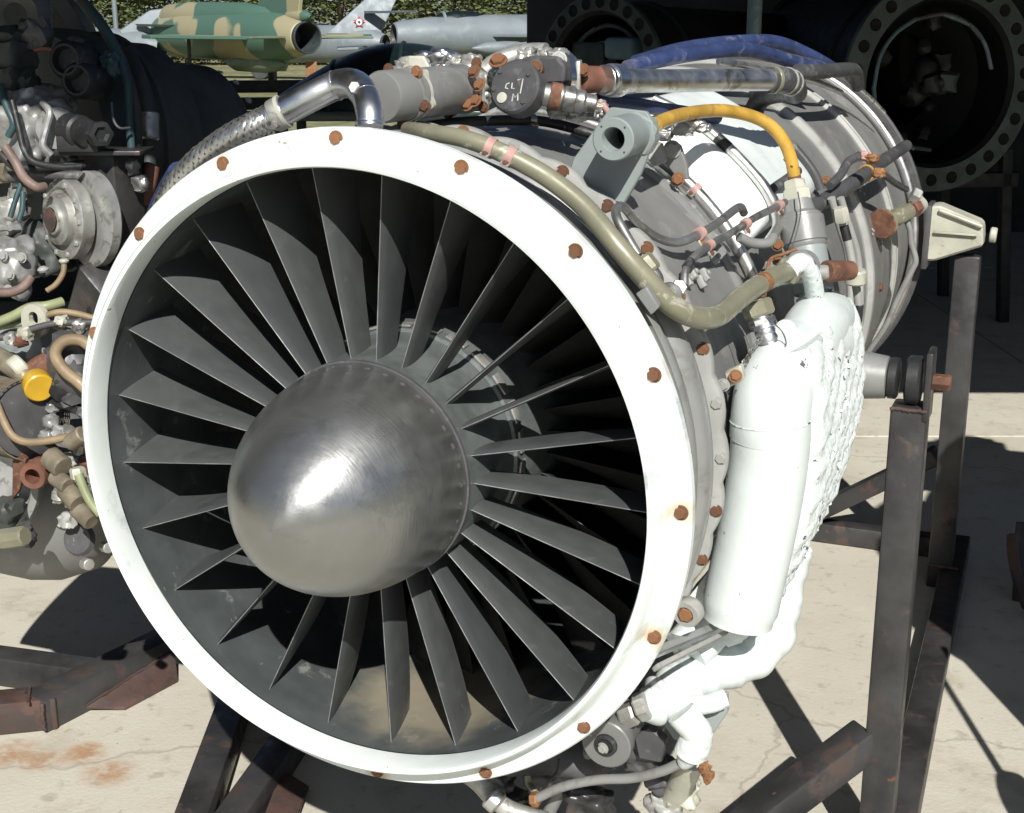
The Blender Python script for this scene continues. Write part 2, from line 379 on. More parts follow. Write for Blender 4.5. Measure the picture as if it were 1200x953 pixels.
# stand legs for the two engines
for e, h in ((e2, 0),):
    obj('inner_drum', lathe([(.22, .05), (.24, .06), (.25, .5)], 40), 'shade_blue', e)
    obj('inner_panel', box(.24, .02, .16, Matrix.Translation((-.12, .05, .15)), .02), 'shade_teal', e)
    obj('inner_panel', box(.2, .15, .12, Matrix.Translation((.16, .05, .2)), .03), 'shade_blue', e)
for i, (px, py, d) in enumerate(((1103, 98, 7.7), (700, 100, 7.9))):
    c = wd(px, py, d); z = c.z
    s = root_ = broot('engine_stand', ['low black trestle under the rightmost shaded engine', 'low black trestle under the teal shaded engine'][i], 'stand', (c.x, c.y, 0), 'trestles in the shelter', R(30))
    for x in (-.4, .4):
        for y in (-.2, .6): obj('leg', beam((x, y, 0), (x*.8, y, z-.35), .06, .06, (0, 1, 0)), 'shade_dark', s)
    for y in (-.2, .6): obj('cross_rail', beam((-.4, y, z-.52), (.4, y, z-.52), .06, .08), 'shade_dark', s)
# third, barely visible engine
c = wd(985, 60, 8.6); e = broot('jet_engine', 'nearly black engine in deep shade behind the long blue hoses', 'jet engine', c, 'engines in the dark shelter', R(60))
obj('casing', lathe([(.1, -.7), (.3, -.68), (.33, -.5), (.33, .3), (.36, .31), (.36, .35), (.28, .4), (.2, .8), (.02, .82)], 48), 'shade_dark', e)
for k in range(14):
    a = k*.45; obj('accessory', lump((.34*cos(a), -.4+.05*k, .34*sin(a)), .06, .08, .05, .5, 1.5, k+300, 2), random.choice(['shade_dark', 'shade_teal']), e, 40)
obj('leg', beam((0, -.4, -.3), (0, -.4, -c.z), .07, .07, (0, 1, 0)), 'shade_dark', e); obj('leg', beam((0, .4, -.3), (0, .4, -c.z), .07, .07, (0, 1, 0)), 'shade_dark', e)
# equipment cases on a bench
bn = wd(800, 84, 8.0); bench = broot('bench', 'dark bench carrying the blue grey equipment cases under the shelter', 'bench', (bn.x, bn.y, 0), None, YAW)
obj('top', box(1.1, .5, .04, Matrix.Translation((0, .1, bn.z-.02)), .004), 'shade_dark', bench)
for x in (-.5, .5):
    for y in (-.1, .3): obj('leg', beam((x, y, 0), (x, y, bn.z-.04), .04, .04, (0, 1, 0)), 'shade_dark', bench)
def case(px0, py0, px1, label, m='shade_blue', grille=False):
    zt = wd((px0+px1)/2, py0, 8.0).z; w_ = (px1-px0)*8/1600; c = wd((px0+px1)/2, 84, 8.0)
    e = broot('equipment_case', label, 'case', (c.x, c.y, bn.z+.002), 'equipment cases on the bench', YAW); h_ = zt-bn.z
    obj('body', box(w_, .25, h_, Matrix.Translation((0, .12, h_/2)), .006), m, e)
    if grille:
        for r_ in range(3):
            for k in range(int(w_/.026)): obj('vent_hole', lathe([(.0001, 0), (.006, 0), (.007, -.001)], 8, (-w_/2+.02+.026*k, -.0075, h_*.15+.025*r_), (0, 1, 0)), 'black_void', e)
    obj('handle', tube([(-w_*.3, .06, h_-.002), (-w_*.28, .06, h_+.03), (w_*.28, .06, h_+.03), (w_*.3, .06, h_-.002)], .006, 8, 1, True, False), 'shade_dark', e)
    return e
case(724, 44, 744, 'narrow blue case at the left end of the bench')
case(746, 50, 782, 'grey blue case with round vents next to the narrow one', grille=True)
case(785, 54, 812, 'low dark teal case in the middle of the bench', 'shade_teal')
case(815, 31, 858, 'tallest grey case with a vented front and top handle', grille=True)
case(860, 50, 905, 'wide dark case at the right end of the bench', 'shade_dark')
pl = wd(883, 44, 6.9); p = tag(obj('roof_pole', tube([(pl.x, pl.y, 0), (pl.x, pl.y, 1.2), (pl.x, pl.y, 2.45)], .037, 24, 1), 'shade_blue'), 'pale blue round pole standing behind the blue hoses', 'pole')
# ---- dark curved canopy cover behind the chrome duct
mat('tinted_glass', (.005, .012, .014), .42, 0, .2, 3, bump=0); mat('canopy_frame', (.02, .035, .035), .4, .2, .2, 5)
cc = wd(475, 150, 7.2); cn_ = broot('canopy_cover', 'dark tinted cockpit canopy standing behind the chrome duct', 'canopy', (cc.x, cc.y, 0), None, YAW)
def can_pt(s, a): return None
V, F = [], []; NA, NS = 20, 36
L_ = 1.62; base = wd(475, 130, 7.2).z; hmax = wd(475, 50, 7.2).z-base
for i in range(NS+1):
    s = i/NS; prof_ = max(0, sin(pi*s))**1.15 if 0 < s < 1 else 0
    for j in range(NA+1):
        a = pi*j/NA; V.append((-L_/2+L_*s, -.42*cos(a)*(.25+.75*prof_), base+hmax*prof_*sin(a)))
for i in range(NS):
    for j in range(NA): p = i*(NA+1)+j; F.append((p, p+NA+1, p+NA+2, p+1))
obj('glass_shell', (V, F), 'tinted_glass', cn_, 60)
obj('sill_frame', join(beam((-L_/2, -.42, base), (L_/2, -.42, base), .03, .05), beam((-L_/2, .42, base), (L_/2, .42, base), .03, .05)), 'canopy_frame', cn_)
for s in (.3, .52, .75):
    i = int(s*NS); obj('hoop', tube([V[i*(NA+1)+j] for j in range(NA+1)], .012, 8, 1, True, False), 'canopy_frame', cn_)
for x in (-.6, .6):
    for y in (-.35, .35): obj('leg', beam((x, y, 0), (x, y, base-.02), .05, .05, (0, 1, 0)), 'canopy_frame', cn_)
# ---- dark rail barrier
b0, b1 = wd(250, 100, 9.5), wd(560, 96, 9.5); bar = broot('rail_barrier', 'low barrier of two dark horizontal boards behind the braided hose', 'barrier', (b0.x, b0.y, 0))
off = Vector((b0.x, b0.y, 0))
for py in (102, 122): q0, q1 = wd(235, py, 9.5), wd(600, py-3, 9.5); obj('board', beam(q0-off, q1-off, .04, .085), 'barrel_bg' if False else 'shade_dark', bar)
for px in (262, 330, 420, 520): q = wd(px, 96, 9.55); obj('post', beam((q.x-off.x, q.y-off.y, 0), q-off, .05, .05, (0, 1, 0)), 'shade_dark', bar)
# ---- aircraft
def camo(name, a, b, s=1.1, seed=0, thr=.5):
    m = bpy.data.materials.new(name); m.use_nodes = True; N = m.node_tree.nodes; L = m.node_tree.links; tc = N.new('ShaderNodeTexCoord'); MATS[name] = m
    n = N.new('ShaderNodeTexNoise'); n.inputs['Scale'].default_value = s; n.inputs['Detail'].default_value = 1.5; n.noise_dimensions = '4D'; n.inputs['W'].default_value = seed
    mp = N.new('ShaderNodeMapping'); mp.inputs['Scale'].default_value = (1.3, 1.3, .8); L.new(tc.outputs['Object'], mp.inputs[0]); L.new(mp.outputs[0], n.inputs['Vector'])
    r = N.new('ShaderNodeMapRange'); r.inputs[1].default_value = thr-.008; r.inputs[2].default_value = thr+.008; L.new(n.outputs[0], r.inputs[0])
    x = N.new('ShaderNodeMix'); x.data_type = 'RGBA'; x.inputs[6].default_value = (*a, 1); x.inputs[7].default_value = (*b, 1); L.new(r.outputs[0], x.inputs[0]); L.new(x.outputs[2], N['Principled BSDF'].inputs['Base Color'])
    N['Principled BSDF'].inputs['Roughness'].default_value = .5
camo('camouflage', (.075, .15, .115), (.33, .3, .19), .5, 5, .52)
mat('belly_green', (.17, .22, .16), .5, 0, .2, 2); mat('jet_silver', (.21, .245, .27), .55, .1, .15, 1.2, (.22, .26, .29), .25, bump=0); mat('jet_dark', (.05, .06, .065), .6, .2, .3, 4)
mat('roundel_red', (.5, .05, .06), .5, 0, .1); mat('roundel_white', (.8, .8, .8), .5, 0, .05); mat('roundel_blue', (.04, .06, .2), .5, 0, .1)
def plane_part(name, q, m, parent, th=.12, d=(0, 0, 1), bev=.02):
    return obj(name, prism([Vector(v)-Vector(d)*th/2 for v in q], Vector(d)*th, bev), m, parent, 30)
def fuselage(prof, z=(1, 1), squ=1.0, dz=None): pass
D1 = 36
ex = wd(357, 44, D1)
j1 = broot('fighter_jet', 'camouflaged green and tan jet fighter seen from behind its round exhaust', 'jet plane', (ex.x, ex.y, 0), 'parked display jets', YAW)
# local frame: x right, y away, z up; aircraft axis runs left and away from the exhaust
ax1 = Vector((-.62, .78, .01)).normalized(); E0 = Vector((0, 0, ex.z)); s1 = Vector((ax1.y, -ax1.x, 0))
obj('fuselage', lathe([(.40, 0), (.43, .02), (.45, .1), (.6, .9), (.68, 2.2), (.7, 4), (.68, 6.5), (.55, 8.5), (.42, 10), (.3, 10.2)], 40, E0, ax1), 'camouflage', j1)
obj('exhaust_nozzle', lathe([(.40, .0), (.425, -.16), (.41, -.18), (.38, -.17), (.36, .1), (.33, .8), (.001, .82)], 40, E0, ax1), 'jet_dark', j1)
obj('dorsal_spine', lathe([(.02, 1.2), (.3, 2.0), (.42, 3.2), (.45, 6.5), (.38, 8), (.02, 9)], 28, E0+Vector((0, 0, .48)), ax1), 'camouflage', j1)
fz = E0+Vector((0, 0, .55)); plane_part('tail_fin', [fz+ax1*.2, fz+ax1*2.6, fz+ax1*1.2+Vector((0, 0, 1.8)), fz-ax1*.3+Vector((0, 0, 1.9))], 'camouflage', j1, .12, s1)
obj('brake_chute_pod', lathe([(.02, -.35), (.12, -.2), (.15, .1), (.13, .9), (.02, 1.1)], 20, fz+Vector((0, 0, -.02)), ax1), 'camouflage', j1)
for sg in (1, -1):
    r0_ = E0+s1*sg*.5
    plane_part('wing', [r0_+ax1*1.9+Vector((0, 0, -.05)), r0_+s1*sg*2.9+ax1*2.0, r0_+s1*sg*2.95+ax1*2.5, r0_+ax1*5.6+Vector((0, 0, -.05))], 'camouflage', j1, .1)
    plane_part('tailplane', [r0_*1+ax1*.1, r0_+s1*sg*1.35-ax1*.5, r0_+s1*sg*1.35-ax1*.25, r0_+ax1*1.2], 'belly_green', j1, .06)
    g_ = E0+ax1*4.2+s1*sg*1.3; obj('main_gear', join(beam(g_, (g_.x, g_.y, .3), .09, .09, (0, 1, 0)), turned((g_.x-.08, g_.y, .32), (1, 0, 0), [(.3, 0), (.33, .03), (.33, .14), (.3, .17)], 24)), 'jet_dark', j1)
obj('drop_tank', lathe([(.02, -.2), (.2, .3), (.27, 1), (.27, 2.6), (.02, 3.6)], 24, E0+ax1*1.2+Vector((0, 0, -.72)), ax1), 'belly_green', j1)
obj('ventral_fin', prism([E0+ax1*.8+Vector((-.02, 0, -.55)), E0+ax1*2.8+Vector((-.02, 0, -.6)), E0+ax1*2.4+Vector((-.02, 0, -.95)), E0+ax1*1.1+Vector((-.02, 0, -.9))], s1*.05), 'belly_green', j1)
obj('warning_flag', box(.3, .02, .45, Matrix.Translation(E0+Vector((.1, .3, -.85))), .005), 'rust_orange', j1)
# silver jet with the star on its fin
t1_ = wd(330, 45, 44); j2 = broot('fighter_jet', 'silver jet with a red star roundel on its swept tail fin', 'jet plane', (t1_.x, t1_.y, 0), 'parked display jets', YAW)
def l2(px, py, d=44): v = wd(px, py, d)-Vector((t1_.x, t1_.y, 0)); return Matrix.Rotation(-YAW, 3, 'Z') @ v
plane_part('tail_fin', [l2(382, 40), l2(436, -8), l2(470, -12), l2(446, 40)], 'jet_silver', j2, .14, (0, 1, 0))
plane_part('tailplane', [l2(427, 13, 43.9), l2(428, 16, 43.9), l2(490, 14.5, 42.2), l2(488, 12.5, 42.2)], 'jet_silver', j2, .5, (0, 1, 0), .005)
obj('fuselage', lathe([(.3, 0), (.45, .3), (.6, 2), (.62, 5), (.45, 8), (.3, 9)], 32, l2(452, 52), Vector((-.92, .35, 0))), 'jet_silver', j2)
obj('exhaust', lathe([(.3, 0), (.28, .2), (.001, .4)], 24, l2(452.5, 52, 43.95), Vector((-.92, .35, 0))), 'jet_dark', j2)
plane_part('wing', [l2(395, 55, 43), l2(450, 52, 43), l2(420, 57, 39), l2(395, 58, 39)], 'jet_silver', j2, .08)
st0 = l2(421, 26, 43.86)
def star(r1, r2, y, n=5):
    p = []
    for k in range(2*n): a = pi/2+pi*k/n; r_ = r1 if k % 2 == 0 else r2; p.append(st0+Vector((r_*cos(a), y, r_*sin(a))))
    return prism(p, (0, .01, 0))
obj('roundel', star(.2, .1, -.012), 'roundel_red', j2, 0); obj('roundel', turned(st0+Vector((0, -.012, 0)), (0, -1, 0), [(.1, 0), (.1, .012)], 24), 'roundel_white', j2, 0); obj('roundel', turned(st0+Vector((0, -.024, 0)), (0, -1, 0), [(.042, 0), (.042, .012)], 20), 'roundel_blue', j2, 0)
for x in (-1.5, -4): g_ = l2(445, 52)+Vector((x, 1, 0)); obj('main_gear', join(beam((g_.x, g_.y, g_.z), (g_.x, g_.y, .3), .09, .09, (0, 1, 0)), turned((g_.x-.08, g_.y, .3), (0, 1, 0), [(.28, 0), (.3, .03), (.3, .14), (.28, .17)], 20)), 'jet_dark', j2)
# silver jet nose on with intake
t2_ = wd(470, 42, 40); j3 = broot('fighter_jet', 'silver jet with open nose intake and bubble canopy behind the pump', 'jet plane', (t2_.x, t2_.y, 0), 'parked display jets', YAW)
ax3 = Vector((.93, .37, 0)).normalized(); N0 = Vector((-.22, 0, t2_.z))
obj('fuselage', lathe([(.33, 0), (.37, .03), (.42, .2), (.52, 1), (.6, 2.2), (.62, 5), (.5, 8), (.35, 10)], 40, N0, ax3), 'jet_silver', j3)
obj('intake', lathe([(.33, 0), (.29, .1), (.28, .8), (.001, .82)], 32, N0, ax3), 'jet_dark', j3)
obj('canopy', lathe([(.01, 1.1), (.2, 1.4), (.3, 1.9), (.28, 2.5), (.05, 3.3)], 24, N0+Vector((0, 0, .42)), ax3), 'tinted_glass', j3); obj('canopy_frame', lathe([(.24, 1.48), (.28, 1.5), (.28, 1.56), (.24, 1.58)], 24, N0+Vector((0, 0, .42)), ax3), 'jet_silver', j3)
s3 = Vector((ax3.y, -ax3.x, 0))
plane_part('wing', [N0+ax3*2.8+s3*.5, N0+ax3*5.2+s3*4.2, N0+ax3*6.3+s3*4.2, N0+ax3*5.4+s3*.5], 'jet_silver', j3, .1); plane_part('wing', [N0+ax3*2.8-s3*.5, N0+ax3*5.2-s3*4.2, N0+ax3*6.3-s3*4.2, N0+ax3*5.4-s3*.5], 'jet_silver', j3, .1)
for i, (x, y_) in enumerate(((3.0, 1.2), (3.8, 1.7), (4.6, 2.2))): obj('drop_tank', lathe([(.02, -1), (.16, -.6), (.2, 0), (.18, .8), (.02, 1.3)], 20, N0+ax3*x+s3*y_+Vector((0, 0, -.35)), ax3), 'jet_silver', j3)
plane_part('tail_fin', [N0+ax3*7.5+Vector((0, 0, .4)), N0+ax3*9.8+Vector((0, 0, 2.4)), N0+ax3*11+Vector((0, 0, 2.4)), N0+ax3*10+Vector((0, 0, .3))], 'jet_silver', j3, .12, s3)
for (x, y_) in ((1.2, 0), (5, 1.1), (5, -1.1)): g_ = N0+ax3*x+s3*y_; obj('main_gear' if y_ else 'nose_gear', join(beam((g_.x, g_.y, g_.z-.3), (g_.x, g_.y, .3), .08, .08, (0, 1, 0)), turned((g_.x-.08, g_.y, .3), (1, 0, 0), [(.26, 0), (.28, .03), (.28, .12), (.26, .15)], 20)), 'jet_dark', j3)
# pale grey tail at far left
t3_ = wd(150, 45, 42); j4 = broot('fighter_jet', 'pale grey jet tail fin rising beyond the dark left engine', 'jet plane', (t3_.x, t3_.y, 0), 'parked display jets', YAW)
def l4(px, py, d=42): return Matrix.Rotation(-YAW, 3, 'Z') @ (wd(px, py, d)-Vector((t3_.x, t3_.y, 0)))
plane_part('tail_fin', [l4(140, 36), l4(176, 12), l4(192, 10), l4(199, 16), l4(190, 48), l4(150, 52)], 'jet_silver', j4, .14, (0, 1, 0), .03)
plane_part('tailplane', [l4(160, 28, 41.9), l4(163, 31, 41.9), l4(214, 32, 40.6), l4(205, 29, 40.6)], 'jet_silver', j4, .4, (0, 1, 0), .005)
obj('fuselage', lathe([(.3, 0), (.5, .5), (.62, 2.5), (.62, 6), (.3, 9)], 32, l4(190, 56), Vector((-.95, .3, 0))), 'jet_silver', j4)
for x in (-2, -4.5): g_ = l4(190, 56)+Vector((x, 1, 0)); obj('main_gear', join(beam((g_.x, g_.y, g_.z), (g_.x, g_.y, .3), .09, .09, (0, 1, 0)), turned((g_.x-.08, g_.y, .3), (0, 1, 0), [(.28, 0), (.3, .03), (.3, .14), (.28, .17)], 20)), 'jet_dark', j4)
# ---- trees
mat('leaf_a', (.07, .1, .03), .6, 0, .5, .8, (.13, .16, .05), .4, bump=0); mat('leaf_b', (.1, .11, .035), .6, 0, .5, .7, (.2, .18, .07), .4, bump=0); mat('bark', (.12, .09, .065), .9, 0, .3, 4)
def crown_mesh(name, seed, m, n=5200):
    rr = random.Random(seed); V, F = [], []
    cl = [(rr.gauss(0, .45), rr.gauss(0, .4), rr.uniform(-.75, .9), rr.uniform(.28, .5)) for _ in range(26)]
    for i in range(n):
        cx, cy, cz, cr = cl[i % 26]
        while True:
            d = Vector((rr.uniform(-1, 1), rr.uniform(-1, 1), rr.uniform(-1, 1)))
            if d.length < 1: break
        d = d.normalized()*(d.length**.4); p = Vector((cx, cy, cz))+d*cr; s = rr.uniform(.018, .045)
        nn = (d+Vector((rr.gauss(0, .6), rr.gauss(0, .6), rr.gauss(0, .6)))).normalized(); _, u, v = frame(nn); k = len(V)
        V += [p-u*s, p+v*s*.6, p+u*s, p-v*s*.6]; F.append((k, k+1, k+2, k+3))
    o = obj(name, (V, F), m, None, 0); me = o.data; bpy.data.objects.remove(o); return me
CM = [crown_mesh('crown', 1, 'leaf_a'), crown_mesh('crown', 2, 'leaf_b'), crown_mesh('crown', 3, 'leaf_a')]
TM = obj('trunk', join(tube([(0, 0, 0), (.02, 0, .3), (0, .02, .7), (.05, 0, 1.1)], lambda t: .06*(1-.6*t), 8, 3), tube([(0, 0, .5), (.2, .1, .8), (.35, .1, 1.1)], lambda t: .03*(1-.6*t), 6, 3), tube([(0, 0, .55), (-.2, -.1, .85), (-.3, -.15, 1.15)], lambda t: .03*(1-.6*t), 6, 3)), 'bark'); tme = TM.data; bpy.data.objects.remove(TM)
LB = ['broad dark green tree behind the planes', 'olive green tree with yellowing leaves behind the planes', 'dense dark tree behind the planes']
WHERE = ['at the far left by the white pole', 'left of the grey tail fin', 'just right of the grey tail fin', 'above the spine of the camouflaged jet', 'behind the camouflaged tail', 'left of the star marked fin', 'behind the star marked fin', 'right of the star marked fin', 'above the bubble canopy', 'above the silver fuselage', 'at the edge of the dark shelter', 'half hidden by the dark shelter']
for i, px in enumerate((95, 140, 190, 240, 300, 350, 400, 450, 500, 550, 600, 650)):
    d = 72+(i*37 % 11); g_ = wd(px, 30, d); s = 3.6+(i*13 % 5)*.25
    e = broot('tree', 'tree '+WHERE[i] if False else ['dark green tree ', 'olive yellow tree ', 'dense green tree '][i % 3]+WHERE[i], 'tree', (g_.x, g_.y, 0), 'trees behind the parked jets', i*1.3)
    for nm_, me, z, sc_ in (('crown', CM[i % 3], s*.92, s), ('trunk', tme, 0, s*.7)):
        o = bpy.data.objects.new(nm_, me); C.objects.link(o); o.parent = e; o.location = (0, 0, z); o.scale = (sc_*1.1, sc_*1.1, sc_*(.85 if nm_ == 'crown' else 1))
hd = obj('hedge', ([], []), None); bpy.data.objects.remove(hd)
rr = random.Random(5); V, F = [], []
for i in range(26000):
    px = rr.uniform(60, 700); d = rr.uniform(62, 66); g_ = wd(px, 30, d); h_ = 1.5*(.75+.25*noise.noise(Vector((px*.03, 0, 0)))); p = Vector((g_.x, g_.y, h_*sqrt(rr.random()))); s = rr.uniform(.06, .16)
    nn = Vector((rr.gauss(0, 1), rr.gauss(-.6, 1), rr.gauss(.5, 1))).normalized(); _, u, v = frame(nn); k = len(V); V += [p-u*s, p+v*s*.6, p+u*s, p-v*s*.6]; F.append((k, k+1, k+2, k+3))
hd = obj('hedge', (V, F), 'leaf_b', None, 0); hd['kind'] = 'stuff'; hd['label'] = 'long low hedge running below the trees beyond the jets'; hd['category'] = 'hedge'
fp = wd(135, 20, 50); tag(obj('fence_post', rod((fp.x, fp.y, 0), (fp.x, fp.y, 3.2), .09, n=10), 'jet_silver'), 'white upright post among the trees at the far left', 'post')
# added roof on the left, out of view, shading the left engine's top
uL = -9.0
shelter('open_shelter', 'added unseen roof shading the grimy engine, with a dark wall behind, upper left corner', -6.2, -.5, 1.95, 8.5, 2.42, ((-6, 2.2), (-2.9, 8)), side=(-6.15,), wall=-2.7, drop=.1)

# ============================================================ THE MAIN ENGINE
eng = empty('jet_engine', 'big turbofan engine with a white intake ring and polished steel nose cone', 'jet engine', mw=ENG)
def bolt_stains(m):
    """faint rust halos round the sixteen flange bolts"""
    t = m.node_tree; N = t.nodes; L = t.links; b = N['Principled BSDF']; tc = N.new('ShaderNodeTexCoord'); sp = N.new('ShaderNodeSeparateXYZ'); L.new(tc.outputs['Object'], sp.inputs[0])
    def M(op, a, c=None, d=None):
        x = N.new('ShaderNodeMath'); x.operation = op
        for i, q in enumerate((a, c, d)):
            if q is None: continue
            if isinstance(q, (int, float)): x.inputs[i].default_value = q
            else: L.new(q, x.inputs[i])
        return x.outputs[0]
    a = M('ARCTAN2', sp.outputs[2], sp.outputs[0]); k = M('MULTIPLY', M('SUBTRACT', a, 2.3887), 16/(2*pi))
    fr = M('SUBTRACT', k, M('ROUND', k)); s = M('MULTIPLY', fr, 2*pi/16*.4945)
    r = M('SQRT', M('ADD', M('POWER', sp.outputs[0], 2), M('POWER', sp.outputs[2], 2))); dr = M('SUBTRACT', r, .4945)
    d = M('SQRT', M('ADD', M('POWER', s, 2), M('POWER', dr, 2)))
    n = N.new('ShaderNodeTexNoise'); n.inputs['Scale'].default_value = 55; n.inputs['Detail'].default_value = 6; L.new(tc.outputs['Object'], n.inputs['Vector'])
    d2 = M('SUBTRACT', d, M('MULTIPLY', M('SUBTRACT', n.outputs[0], .5), .022))
    f = N.new('ShaderNodeMapRange'); f.inputs[1].default_value = .026; f.inputs[2].default_value = .010; f.inputs[4].default_value = .75; L.new(d2, f.inputs[0])
    n2 = N.new('ShaderNodeTexNoise'); n2.inputs['Scale'].default_value = 3.2; L.new(tc.outputs['Object'], n2.inputs['Vector'])
    g = N.new('ShaderNodeMapRange'); g.inputs[1].default_value = .38; g.inputs[2].default_value = .6; L.new(n2.outputs[0], g.inputs[0])
    x = N.new('ShaderNodeMix'); x.data_type = 'RGBA'; L.new(M('MULTIPLY', f.outputs[0], g.outputs[0]), x.inputs[0])
    L.new(b.inputs['Base Color'].links[0].from_socket, x.inputs[6]); x.inputs[7].default_value = (.5, .36, .2, 1); L.new(x.outputs[2], b.inputs['Base Color'])
bolt_stains(MATS['flange_white'])
# intake ring (white lip and bolted flange)
ring = obj('intake_ring', lathe([(.4605, .051), (.458, .009), (.4605, .0015), (.4655, 0), (.469, .003), (.4745, .022), (.4775, .036), (.482, .0415), (.5065, .046), (.5095, .05), (.5095, .064), (.507, .067), (.48, .067)], 192), 'flange_white', eng)
for k in range(16):
    a = 2.3887-2*pi*k/16; bolt((.4945*cos(a), .0445, .4945*sin(a)), (0, -1, 0), .0086, ring)
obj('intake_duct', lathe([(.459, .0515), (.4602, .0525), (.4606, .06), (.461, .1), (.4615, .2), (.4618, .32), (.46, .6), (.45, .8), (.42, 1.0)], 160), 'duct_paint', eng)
obj('duct_end', lathe([(.42, 1.0), (.001, 1.0)], 64), 'black_void', eng)
# dust and dirt on the duct bottom, with its sunlit reflection painted into the colour
def duct_dust_glow(m):
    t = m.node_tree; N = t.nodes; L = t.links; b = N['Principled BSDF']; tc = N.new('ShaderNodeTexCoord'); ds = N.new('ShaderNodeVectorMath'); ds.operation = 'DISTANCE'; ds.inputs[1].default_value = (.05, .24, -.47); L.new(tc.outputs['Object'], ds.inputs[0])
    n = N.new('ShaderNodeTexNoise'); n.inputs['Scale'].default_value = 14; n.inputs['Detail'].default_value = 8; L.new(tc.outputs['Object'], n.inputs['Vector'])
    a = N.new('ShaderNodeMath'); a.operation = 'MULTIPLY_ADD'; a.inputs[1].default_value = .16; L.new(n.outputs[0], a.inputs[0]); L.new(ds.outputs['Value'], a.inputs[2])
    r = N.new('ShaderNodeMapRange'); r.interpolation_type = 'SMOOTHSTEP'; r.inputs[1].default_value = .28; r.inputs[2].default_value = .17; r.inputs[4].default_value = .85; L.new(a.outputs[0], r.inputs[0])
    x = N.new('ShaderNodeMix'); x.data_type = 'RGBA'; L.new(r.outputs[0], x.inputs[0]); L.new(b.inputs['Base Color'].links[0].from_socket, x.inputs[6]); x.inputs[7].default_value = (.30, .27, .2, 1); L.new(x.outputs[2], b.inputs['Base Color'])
duct_dust_glow(MATS['duct_paint'])
# spinner
mspin = mat('spinner_steel', (.37, .375, .37), .35, .88, .12, 7, (.30, .305, .3), .3, bump=0, rough2=.07)
AR = 0.25
def brush(m, axis_tangent=True):
    t = m.node_tree; N = t.nodes; L = t.links; b = N['Principled BSDF']; b.inputs['Anisotropic'].default_value = .45; b.inputs['Anisotropic Rotation'].default_value = AR
    tg = N.new('ShaderNodeTangent'); tg.direction_type = 'RADIAL'; tg.axis = 'Y'; L.new(tg.outputs[0], b.inputs['Tangent'])
    tc = N.new('ShaderNodeTexCoord'); sp = N.new('ShaderNodeSeparateXYZ'); L.new(tc.outputs['Object'], sp.inputs[0])
    cb = N.new('ShaderNodeCombineXYZ'); x = N.new('ShaderNodeMath'); x.operation = 'ARCTAN2'; L.new(sp.outputs[0], x.inputs[0]); L.new(sp.outputs[2], x.inputs[1])
    mu = N.new('ShaderNodeMath'); mu.operation = 'MULTIPLY'; mu.inputs[1].default_value = .02; L.new(x.outputs[0], mu.inputs[0])
    L.new(mu.outputs[0], cb.inputs[0]); L.new(sp.outputs[1], cb.inputs[1])
    n = N.new('ShaderNodeTexNoise'); n.inputs['Scale'].default_value = 260; n.inputs['Detail'].default_value = 5; L.new(cb.outputs[0], n.inputs['Vector'])
    bp = N.new('ShaderNodeBump'); bp.inputs['Strength'].default_value = .22; bp.inputs['Distance'].default_value = .0015
    L.new(n.outputs[0], bp.inputs['Height']); L.new(bp.outputs[0], b.inputs['Normal'])
brush(mspin)
SPL = .255
def spr(t): return .168*(1-t**2.1)**(1/1.95)
ts = [1-(1-i/44)**1.6 for i in range(45)]
pr = [(max(spr(t), .0004), .062-SPL*t) for t in reversed(ts)]+[(.1685, .066), (.166, .07)]
sp = obj('spinner', lathe(pr, 128), 'spinner_steel', eng, 60)
nm = obj('rivet', lathe([(.001, 0), (.9, 0), (1, .2), (1, .35)], 12, (0, 0, 0), (0, 0, -1)), 'dull_steel'); rv = nm.data; bpy.data.objects.remove(nm)
for k in range(36):
    a = 2*pi*(k+.3)/36; t = .06; r = spr(t)+.0004; n = Vector((cos(a), -.2, sin(a)))
    bolt((r*cos(a), .062-SPL*t, r*sin(a)), n, .0038, sp, rv, 'rivet')
for k in range(36):
    a = 2*pi*(k+.3)/36; t = .06; r = spr(t)-.0002; o = obj('rivet_recess', lathe([(.0056, 0), (.0056, .0004), (.001, .0004)], 12, (r*cos(a), .062-SPL*t, r*sin(a)), (cos(a), -.2, sin(a))), 'dark_box', sp)
obj('seam_ring', lathe([(.1685, .064), (.1715, .065), (.172, .07), (.168, .072)], 96), 'dark_box', eng)
hub = obj('hub', lathe([(.1695, .07), (.171, .09), (.176, .19), (.182, .2), (.183, .208), (.188, .21), (.19, .235), (.186, .236), (.188, .24), (.2, .45), (.2, .8)], 96), 'hub_paint', eng)
for k in range(25):
    a = 2*pi*(k+.5)/25
    o = obj('seam_plate', box(.035, .02, .004, mtx(cyl(.191, math.degrees(a), .225), (-sin(a), 0, cos(a)), (0, 1, 0), (cos(a), 0, sin(a))), .001), 'alloy', hub)
